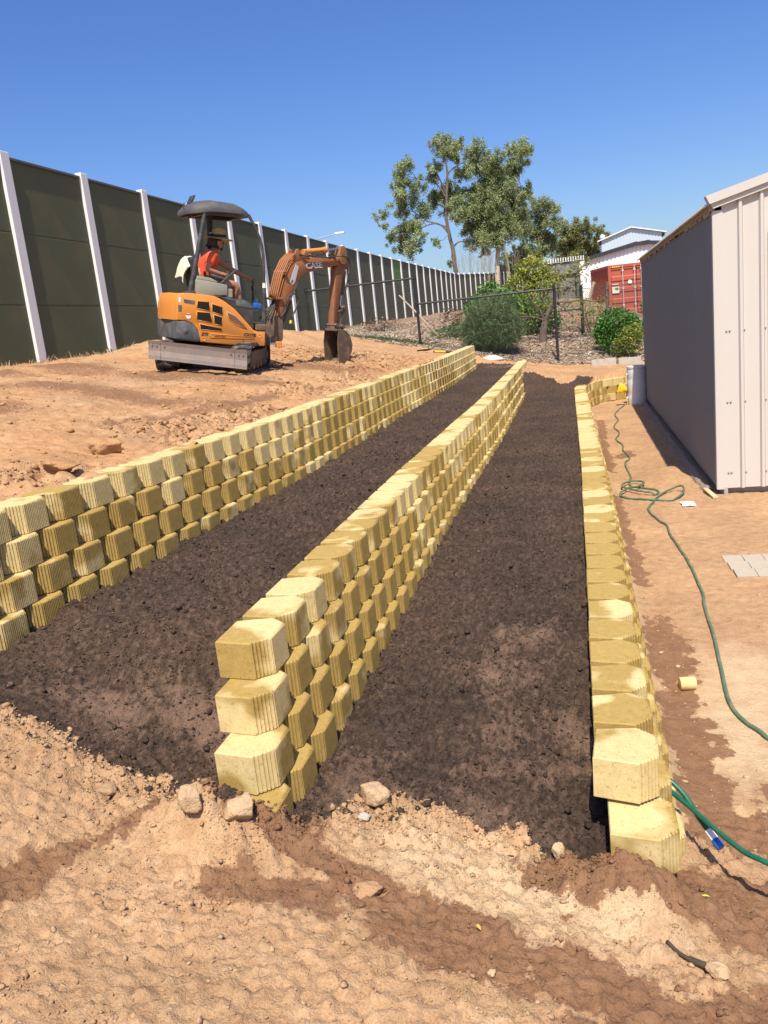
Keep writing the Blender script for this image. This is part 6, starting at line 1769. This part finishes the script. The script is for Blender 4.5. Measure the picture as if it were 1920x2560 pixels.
# dry grass and straw at the foot of the barrier
r = np.random.default_rng(77); n = 9000
y = r.uniform(11.0, 34, n); x = -9.12 + np.abs(r.normal(0, .34, n)) ; cl_ = fbm(x, y, .8, 2, 3)
k = r.random(n) < np.clip(.35 + cl_ * 1.2 + .3 * (y > 17), .05, 1); x, y = x[k], y[k]; n = len(x)
P = np.stack([x, y, ground_h(x, np.minimum(y, 24)) * (y < 24) + (y >= 24) * (base_h(x, y) + .05)], -1)
a = r.uniform(0, 6.28, n); ln = r.uniform(.04, .20, n); lean = r.uniform(.5, 1.5, n)
d = np.stack([np.cos(a) * np.sin(lean), np.sin(a) * np.sin(lean), np.cos(lean)], -1); s = np.stack([-np.sin(a), np.cos(a), 0 * a], -1)
V = np.stack([P - s * .006, P + s * .006, P + d * ln[:, None] * .6 + s * .004, P + d * ln[:, None] * .6 - s * .004, P + d * ln[:, None] + np.array([0, 0, -.03]), P + d * ln[:, None] + np.array([0, 0, -.03]) + s * .002], 1)
F = (np.array([[0, 1, 2, 3], [3, 2, 5, 4]])[None] + (np.arange(n) * 6)[:, None, None]).reshape(-1, 4)
me = mesh_arrays("dry_grass", V.reshape(-1, 3), F); fattr(me, 'dry', np.repeat(r.uniform(.2, 1, n), 6))
tag(link("dry_grass", me, M_HAY), "dry straw-coloured grass along the foot of the noise barrier", "dry grass", kind='stuff')
M_GRASS = mat_leaf("grass", (.03, .07, .015), (.06, .13, .03), (.13, .20, .06))
r = np.random.default_rng(78); n = 5000
x = np.concatenate([r.normal(-5.2, .7, 2500), r.uniform(1.2, 3.5, 2500)]); y = np.concatenate([r.normal(23.3, .25, 2500), r.uniform(25.5, 31, 2500)])
P = np.stack([x, y, np.where(y < 24.1, ground_h(x, y), base_h(x, y) + .03)], -1)
me = leaf_mesh("grass", P, r.uniform(.05, .14, n), np.full(n, .012), r, -.9)
tag(link("grass", me, M_GRASS), "patches of short green grass on the bank behind the fence", "grass", kind='stuff')
# ================================================================== SMALL THINGS
def spline(pts, k=8, closed=False):
    P = [Vector(p) for p in pts]; out = []
    for i in range(len(P) - 1):
        p0, p1, p2, p3_ = P[max(0, i - 1)], P[i], P[i + 1], P[min(len(P) - 1, i + 2)]
        for q in range(k):
            t = q / k
            out.append(.5 * ((2 * p1) + (p2 - p0) * t + (2 * p0 - 5 * p1 + 4 * p2 - p3_) * t * t + (3 * p1 - p0 - 3 * p2 + p3_) * t ** 3))
    out.append(P[-1]); return out
M_GREENHOSE = worn("green garden hose", (.075, .145, .085), .45, dirt=(.33, .25, .16), dirt_amt=.55, scale=9, var=.12)
M_GREENHOSE2 = worn("dark green hose", (.012, .105, .062), .35, dirt=(.2, .2, .14), dirt_amt=.15, scale=12, var=.1)
def gz_(x, y): return float(ground_h(np.array([x]), np.array([y]))[0])
HP = [(.86, 17.6), (.81, 17.3), (.61, 16.2), (.63, 15.34), (.52, 14.48), (.57, 13.71), (.49, 13.07), (.56, 12.48), (.54, 11.98), (.59, 11.34), (.51, 10.9), (.53, 10.13), (.49, 9.6), (.60, 9.42), (.73, 9.30), (.76, 9.14), (.70, 9.0), (.55, 9.10), (.40, 9.42), (.45, 9.62), (.56, 9.70), (.64, 9.60), (.60, 9.42), (.45, 9.28), (.36, 9.08), (.40, 8.95), (.52, 8.86), (.69, 8.76), (.88, 8.74), (.99, 8.95), (1.0, 9.14), (.92, 9.19), (.80, 9.06), (.66, 8.66), (.59, 8.32), (.64, 7.99), (.70, 7.71), (.70, 7.4), (.72, 6.99), (.74, 6.62), (.75, 6.22), (.75, 5.78), (.725, 5.55), (.71, 5.11), (.675, 4.58), (.65, 4.18), (.665, 4.01), (.72, 3.87), (.85, 3.66), (1.1, 3.4), (1.6, 3.1), (2.3, 3.0), (3.2, 3.2)]
sp = spline([(x, y, 0) for x, y in HP], 6)
lay = []
for i, p in enumerate(sp):
    lift = .028 if 6 * 16 < i < 6 * 24 else (.05 * math.exp(-((i - 6 * 30) / 8) ** 2))
    lay.append((p.x, p.y, gz_(p.x, p.y) + .011 + lift))
mb = MB(); mb.tube(lay, .0105, 8); tag(mb.build("garden_hose", M_GREENHOSE, None, sm=True), "long green garden hose looping on the dirt beside the shed", "hose")

h2 = empty("garden_hose", (.2, 2.9, -1.75), "glossy green hose with blue connector by the near end of right wall", "hose"); c = Vector(h2.location)
A = spline([(.10, 2.84, -1.70), (.2, 2.89, -1.715), (.24, 2.90, -1.72), (.29, 2.86, -1.755), (.33, 2.79, -1.80), (.36, 2.745, -1.83)], 6)
B_ = spline([(.10, 2.88, -1.73), (.21, 2.92, -1.755), (.25, 2.89, -1.765), (.31, 2.81, -1.78), (.36, 2.72, -1.785), (.41, 2.63, -1.785), (.45, 2.56, -1.78), (.50, 2.51, -1.775), (.62, 2.44, -1.80), (.8, 2.4, -1.92), (1.0, 2.45, gz_(1.0, 2.45) + .01), (1.6, 2.6, gz_(1.6, 2.6) + .01), (2.6, 2.7, gz_(2.6, 2.7) + .01)], 6)
mb = MB(); mb.tube(A, .0095, 10); lc(mb, c).build("hose_end", M_GREENHOSE2, h2, sm=True)
mb = MB(); mb.tube(B_, .0095, 10); lc(mb, c).build("hose_run", M_GREENHOSE2, h2, sm=True)
d = (Vector(A[-1]) - Vector(A[-2])).normalized(); e = Vector(A[-1])
mb = MB(); mb.tube([e - d * .008, e + d * .028], .0145, 14); lc(mb, c).build("connector_collar", M_WHITEPAINT, h2, auto=40)
mb = MB(); mb.tube([e + d * .027, e + d * .034, e + d * .058, e + d * .062], [.0135, .0155, .0155, .013], 14); lc(mb, c).build("connector", M_BLUE, h2, auto=40)

# white plastic drum and yellow funnel beside the shed
M_DRUM = worn("white plastic drum", (.62, .63, .65), .4, dirt=(.42, .33, .25), dirt_amt=.25, scale=5, var=.03)
dz = -2.02
dr = empty("drum", (1.13, 17.75, dz), "white plastic drum standing against the shed's far corner", "drum"); c = Vector(dr.location)
mb = MB(); mb.lathe([(.17, 0), (.185, .01), (.192, .05), (.196, .2), (.188, .23), (.196, .26), (.196, .50), (.188, .53), (.196, .56), (.192, .72), (.178, .765), (.15, .775)], 32); mb.build("shell", M_DRUM, dr, auto=40)
mb = MB(); mb.lathe([(.19, .745), (.200, .75), (.200, .785), (.185, .79), (.05, .788)], 32); mb.build("lid", M_DRUM, dr, auto=40)
mb = MB()
for zz in (.15, .62): mb.lathe([(.03, 0), (.03, .02), (.015, .03)], 10, roty(math.radians(-90)) @ rotx(0), (-.19, -.05, zz))
mb.build("bung", M_DRUM, dr, auto=40)
mb = MB(); mb.bbox((0, .02, -.03), (.30, .30, .06), .01); mb.build("base_block", M_CONC, dr)
V = []; F = []; rr = random.Random(4); n = 14
prof = [(.015, 0), (.05, .03), (.075, .09), (.095, .15), (.085, .18)]
for (r_, z) in prof:
    for k in range(n): 
        a = 2 * math.pi * k / n; q = 1 + .22 * math.sin(3 * a + z * 20)
        V.append((r_ * q * math.cos(a), r_ * q * math.sin(a) * .7, z))
for i in range(len(prof) - 1):
    for k in range(n): F.append((i * n + k, i * n + (k + 1) % n, (i + 1) * n + (k + 1) % n, (i + 1) * n + k))
F.append(tuple(range(n - 1, -1, -1))); F.append(tuple((len(prof) - 1) * n + k for k in range(n)))
mb = MB(); M = roty(math.radians(-68)); mb.add([tuple(M @ Vector(v) + Vector((.92, 17.62, -1.70))) for v in V], F)
mb.tube([(.86, 17.62, -1.68), (.90, 17.63, -1.85), (.93, 17.64, -2.03)], .008, 6)
tag(mb.build("yellow_bag", worn("bright yellow plastic", (.85, .52, .02), .4, dirt_amt=.1, var=.05), None, auto=40), "bright yellow plastic bag hanging beside the white drum", "bag")

# paper on the ground
V = []; F = []; n = 5
for j in range(n):
    for i in range(n):
        x = .92 + .13 * i / 4 + .012 * j / 4 * 0; y = 8.42 + .20 * j / 4
        V.append((x + rr.uniform(-.006, .006), y + rr.uniform(-.01, .01), gz_(x, y) + .008 + rr.uniform(0, .012)))
for j in range(n - 1):
    for i in range(n - 1): F.append((j * n + i, j * n + i + 1, (j + 1) * n + i + 1, (j + 1) * n + i))
mb = MB(); mb.add(V, F); mb.add([(x, y, z - .003) for x, y, z in V], [tuple(reversed(f)) for f in F])
tag(mb.build("paper", worn("white paper", (.84, .82, .78), .8, dirt_amt=.05, var=.02), None), "crumpled white paper lying on the dirt near the hose loop", "paper")

# pavers let into the dirt at the right edge
M_PAVER = worn("grey paver", (.40, .355, .28), .9, dirt=(.44, .31, .19), dirt_amt=.85, scale=5, var=.08, fine=60, bstr=.2)
pv = empty("paving", (1.06, 6.13, -2.0), "patch of grey square pavers let into the dirt at right edge", "paving")
c = Vector(pv.location)
ME_PV = unit_box("paver", .142, .177, .05, M_PAVER, .004)
for i in range(8):
    for j in range(3):
        x, y = 1.10 + .145 * i - .012 * j, 6.20 + .18 * j
        o = bpy.data.objects.new("paver", ME_PV); COL.objects.link(o); o.parent = pv
        o.location = Vector((x, y, -2.013 + rr.uniform(-.003, .003))) - c; o.rotation_euler = (rr.uniform(-.01, .01), rr.uniform(-.01, .01), .0)

# small odds and ends on the ground
def stone(name, label, x, y, r, seed, mat, flat=.8, dz=.35, attr=None, cat="rock", group=None, sub=4):
    rq = np.random.default_rng(seed)
    bm = bmesh.new(); bmesh.ops.create_icosphere(bm, subdivisions=sub, radius=1)
    v = np.array([q.co[:] for q in bm.verts]); f = np.array([[q.index for q in p.verts] for p in bm.faces]); bm.free()
    # cut by random planes for an angular lump, then roughen
    d = np.ones(len(v))
    for k in range(14):
        nrm = rq.normal(0, 1, 3); nrm /= np.linalg.norm(nrm); h = rq.uniform(.5, .88); t = v @ nrm; d = np.minimum(d, np.where(t > 1e-6, h / np.maximum(t, 1e-6), 9))
    v = v * d[:, None]; v = v * (1 + .10 * pn(v[:, 0] * 3 + seed, v[:, 1] * 3 + v[:, 2] * 2.3, seed) + .05 * pn(v[:, 0] * 9 + seed, v[:, 1] * 9 - v[:, 2] * 8, seed + 3))[:, None]
    v *= np.array([r * rq.uniform(.85, 1.2), r * rq.uniform(.85, 1.15), r * flat])
    v += np.array([x, y, gz_(x, y) + r * dz])
    me = mesh_arrays(name, v, f)
    for k, val in (attr or {}).items(): fattr(me, k, np.full(len(v), val))
    o = link(name, me, mat); return tag(o, label, cat, group)
stone("rock", "pinkish rough rock at the mulch edge right of middle wall's end", -.85, 2.76, .062, 1, M_DIRT, .9, .55, dict(pale=.5, tone=.2))
stone("rock", "large pale clod in front of the middle wall's buried end", -1.17, 2.29, .060, 2, M_DIRT, .85, .45, dict(pale=.4))
stone("rock", "upright pale clod left of the middle wall's near end", -1.32, 2.24, .045, 3, M_DIRT, 1.3, .5, dict(pale=.45))
stone("rock", "small reddish stone beside the pinkish rough rock", -.915, 2.655, .027, 4, M_DIRT, .8, .4, dict(pale=.2, tone=.6))
stone("rock", "small grey stone in front of the pinkish rough rock", -.865, 2.645, .030, 5, M_CONC, .7, .4)
stone("rock", "half-buried tan lump in the damp patch at the centre foreground", -.74, 2.20, .055, 6, M_DIRT, .5, .1, dict(pale=.1, tone=.5))
stone("rock", "half-buried grey-tan stone at left foreground below the mulch edge", -1.76, 2.40, .045, 7, M_DIRT, .6, .2, dict(pale=.15))
stone("rock", "narrow half-buried stone left of the middle wall, in pale dirt", -1.58, 2.36, .030, 8, M_DIRT, .7, .3, dict(pale=.1))
stone("rock", "pale upright stone chip at mulch edge left of right wall's end", -.155, 2.57, .024, 9, M_DIRT, 2.0, .8, dict(pale=.6))
stone("rock", "tan lump at the bottom right corner beside the dark stick", .29, 2.115, .035, 10, M_DIRT, .8, .4, dict(pale=.5))
stone("rock", "small ochre stone in the damp soil at the bottom foreground", -.32, 1.93, .017, 11, M_DIRT, .8, .4, dict(pale=.5, tone=.5))
stone("rock", "large red earth clod on the upper yard beside the left wall", -3.15, 5.05, .12, 12, M_DIRT, .6, .3, dict(tone=1., wet=.0))
stone("rock", "flat red earth clod behind the left wall's top course", -2.98, 4.25, .10, 13, M_DIRT, .45, .3, dict(tone=1., wet=.1))
# dark stick
x0, y0 = .20, 2.16
mb = MB(); mb.tube(spline([(.165, 2.22, gz_(.165, 2.22) + .018), (.20, 2.175, gz_(.2, 2.175) + .012), (.25, 2.14, gz_(.25, 2.14) + .016), (.285, 2.125, gz_(.285, 2.125) + .03)], 4), [.006] * 6 + [.010] * 7, 7)
tag(mb.build("stick", worn("dark wood", (.06, .04, .03), .9, dirt_amt=.3), None, sm=True), "short dark stick lying at the lower right of the dirt", "stick")
# cut yellow piece, offcut, leaf, weed
mb = MB(); M = rotz(math.radians(8)) @ roty(math.radians(90)); mb.lathe([(.012, -.042), (.032, -.040), (.035, -.034), (.035, .034), (.032, .040), (.012, .042)], 16, M, (.47, 4.29, gz_(.47, 4.29) + .030))
tag(mb.build("yellow_cylinder", worn("pale yellow block piece", (.66, .53, .22), .85, dirt=(.45, .33, .18), dirt_amt=.35, scale=18, var=.06, bstr=.3), None, auto=40), "short pale yellow cylinder lying on dirt right of the right wall", "block piece")
mb = MB(); mb.bbox((1.245, 8.87, gz_(1.245, 8.87) + .03), (.05, .34, .022), .004, rotz(.15) @ rotx(.08)); tag(mb.build("timber_offcut", worn("raw timber", (.55, .43, .27), .8, dirt_amt=.3), None), "pale timber offcut leaning at the shed's near corner", "timber")
def flat_leaf(name, label, x, y, L, W, rz, mat, cat="leaf"):
    V = [(-L / 2, 0, 0), (-L * .2, W * .45, .006), (L * .2, W * .5, .008), (L / 2, 0, .003), (L * .2, -W * .5, .008), (-L * .2, -W * .45, .006), (0, 0, .002)]
    mb = MB(); M = rotz(rz); z = gz_(x, y) + .012
    mb.add([tuple(M @ Vector(v) + Vector((x, y, z))) for v in V], [(0, 6, 1), (1, 6, 2), (2, 6, 3), (3, 6, 4), (4, 6, 5), (5, 6, 0)])
    return tag(mb.build(name, mat, None), label, cat)
flat_leaf("leaf", "yellow fallen leaf on the damp foreground soil", -.375, 2.10, .026, .011, 2.3, worn("dry leaf", (.55, .36, .07), .7, dirt_amt=.2))
flat_leaf("weed_sprig", "yellow-green sprig on damp soil right of right wall's end", .30, 2.44, .036, .008, -.1, worn("sprig", (.50, .48, .05), .7, dirt_amt=.1), "sprig")
# shovel lying by the far end of the left wall
sh = empty("shovel", (-3.45, 20.6, -.6), "black-bladed shovel with yellow handle lying near left wall's far end", "shovel"); c = Vector(sh.location)
a = Vector((-3.62, 19.9, gz_(-3.62, 19.9) + .03)); b = Vector((-2.82, 21.7, gz_(-2.95, 21.7) + .10))
dd = (b - a).normalized(); q = a.lerp(b, .25)
mb = MB(); mb.tube([q, b], .020, 8); lc(mb, c).build("handle", worn("black yellow handle", (.05, .045, .035), .5, dirt_amt=.2), sh, auto=40)
for f0, f1 in ((.26, .50), (.72, .84)): 
    mb = MB(); mb.tube([a.lerp(b, f0), a.lerp(b, f1)], .026, 8); lc(mb, c).build("yellow_grip", M_YELLOW, sh, auto=40)
s_ = dd.cross(Vector((0, 0, 1))).normalized(); u_ = s_.cross(dd)
mb = MB(); V = []
for t, w, h in ((0, .03, .0), (.12, .11, .015), (.35, .135, .02), (.52, .12, .04), (.56, .05, .05)):
    p = a - dd * .2 + dd * t
    V += [p - s_ * w + u_ * (h + .03), p + u_ * h, p + s_ * w + u_ * (h + .03)]
F = []
for i in range(4): F += [(3 * i, 3 * i + 1, 3 * i + 4, 3 * i + 3), (3 * i + 1, 3 * i + 2, 3 * i + 5, 3 * i + 4)]
mb.add(V, F); mb.add([v - u_ * .006 for v in V], [tuple(reversed(f)) for f in F]); lc(mb, c).build("blade", M_CPOST, sh)
# pale sack at the far end of the left wall
V = []; F = []; n = 16
for j in range(7):
    t = j / 6; 
    for k in range(n):
        aa = 2 * math.pi * k / n; r_ = (.30 * math.sin(math.pi * (.12 + .8 * t))) * (1 + .15 * math.sin(3 * aa + j))
        V.append((-2.25 + r_ * math.cos(aa), 22.55 + r_ * .7 * math.sin(aa), -1.17 + .22 * t))
for j in range(6):
    for k in range(n): F.append((j * n + k, j * n + (k + 1) % n, (j + 1) * n + (k + 1) % n, (j + 1) * n + k))
F.append(tuple(range(n - 1, -1, -1))); F.append(tuple(6 * n + k for k in range(n)))
mb = MB(); mb.add(V, F); tag(mb.build("sack", worn("white sack", (.72, .69, .63), .85, dirt=(.45, .35, .25), dirt_amt=.35, scale=7), None, sm=True), "crumpled white sack on the ground at left wall's far end", "sack")
# concrete edging beside the rounded shrub, timber posts, leaning branch
for k, (x, y, rz, L) in enumerate([(.62, 22.3, .05, .62), (1.27, 22.35, -.12, .55)]):
    mb = MB(); mb.bbox((x, y, gz_(x, y) + .05), (L, .09, .22), .012, rotz(rz) @ rotx(-.1)); tag(mb.build("concrete_sleeper", M_CONC, None), ["grey concrete sleeper lying below the rounded shrub", "grey concrete sleeper close to the shed's far corner"][k], "sleeper")
M_TIMB = worn("weathered timber", (.46, .37, .24), .9, dirt=(.22, .15, .09), dirt_amt=.5, scale=8)
mb = MB(); mb.tube([(.22, 28, -.3), (.40, 28, .15), (.60, 28, .80)], [.055, .05, .045], 8); tag(mb.build("timber_post", M_TIMB, None, auto=50), "pale broken timber post leaning in front of white building", "post")
mb = MB(); mb.tube([(.98, 29, -.6), (1.0, 29, .2), (1.03, 29, .78)], .045, 8); tag(mb.build("timber_post", M_BARKD, None, auto=50), "upright brown timber post in front of container's shaded side", "post")
mb = MB(); mb.tube([(-5.05, 24.8, .95), (-4.45, 24.3, .35), (-3.85, 24.0, -.35)], [.022, .025, .03], 7); tag(mb.build("dead_branch", M_TIMB, None, sm=True), "long dead branch leaning across the bank behind fence", "branch")
# rough concrete spill and dirt along the foot of the shed wall
V = []; F = []; nyq = 150; prof = [(0.0, -.04), (.015, .035), (.05, .055), (.085, .03), (.11, -.03)]
for i in range(nyq):
    yy_ = 9.05 + 8.7 * i / (nyq - 1); k = .45 + .9 * abs(float(fbm(np.array([yy_]), np.array([3.3]), .45, 3, 5)[0])); k2 = max(0., float(pn(np.array([yy_ * 2.1]), np.array([.5]), 8)[0])) 
    for q, (dx, dz_) in enumerate(prof):
        V.append((1.315 - dx * (.6 + k) + rr.uniform(-.008, .008), yy_ + rr.uniform(-.02, .02), -2.0 + dz_ * (k + k2) + rr.uniform(-.008, .008)))
m = len(prof)
for i in range(nyq - 1):
    for q in range(m - 1): F.append((i * m + q, i * m + q + 1, (i + 1) * m + q + 1, (i + 1) * m + q))
mb = MB(); mb.add(V, F); lb(mb).build("footing_spill", worn("dirty concrete", (.24, .185, .14), .95, dirt=(.30, .19, .11), dirt_amt=.7, scale=7, var=.2, fine=50, bstr=.5), shed)
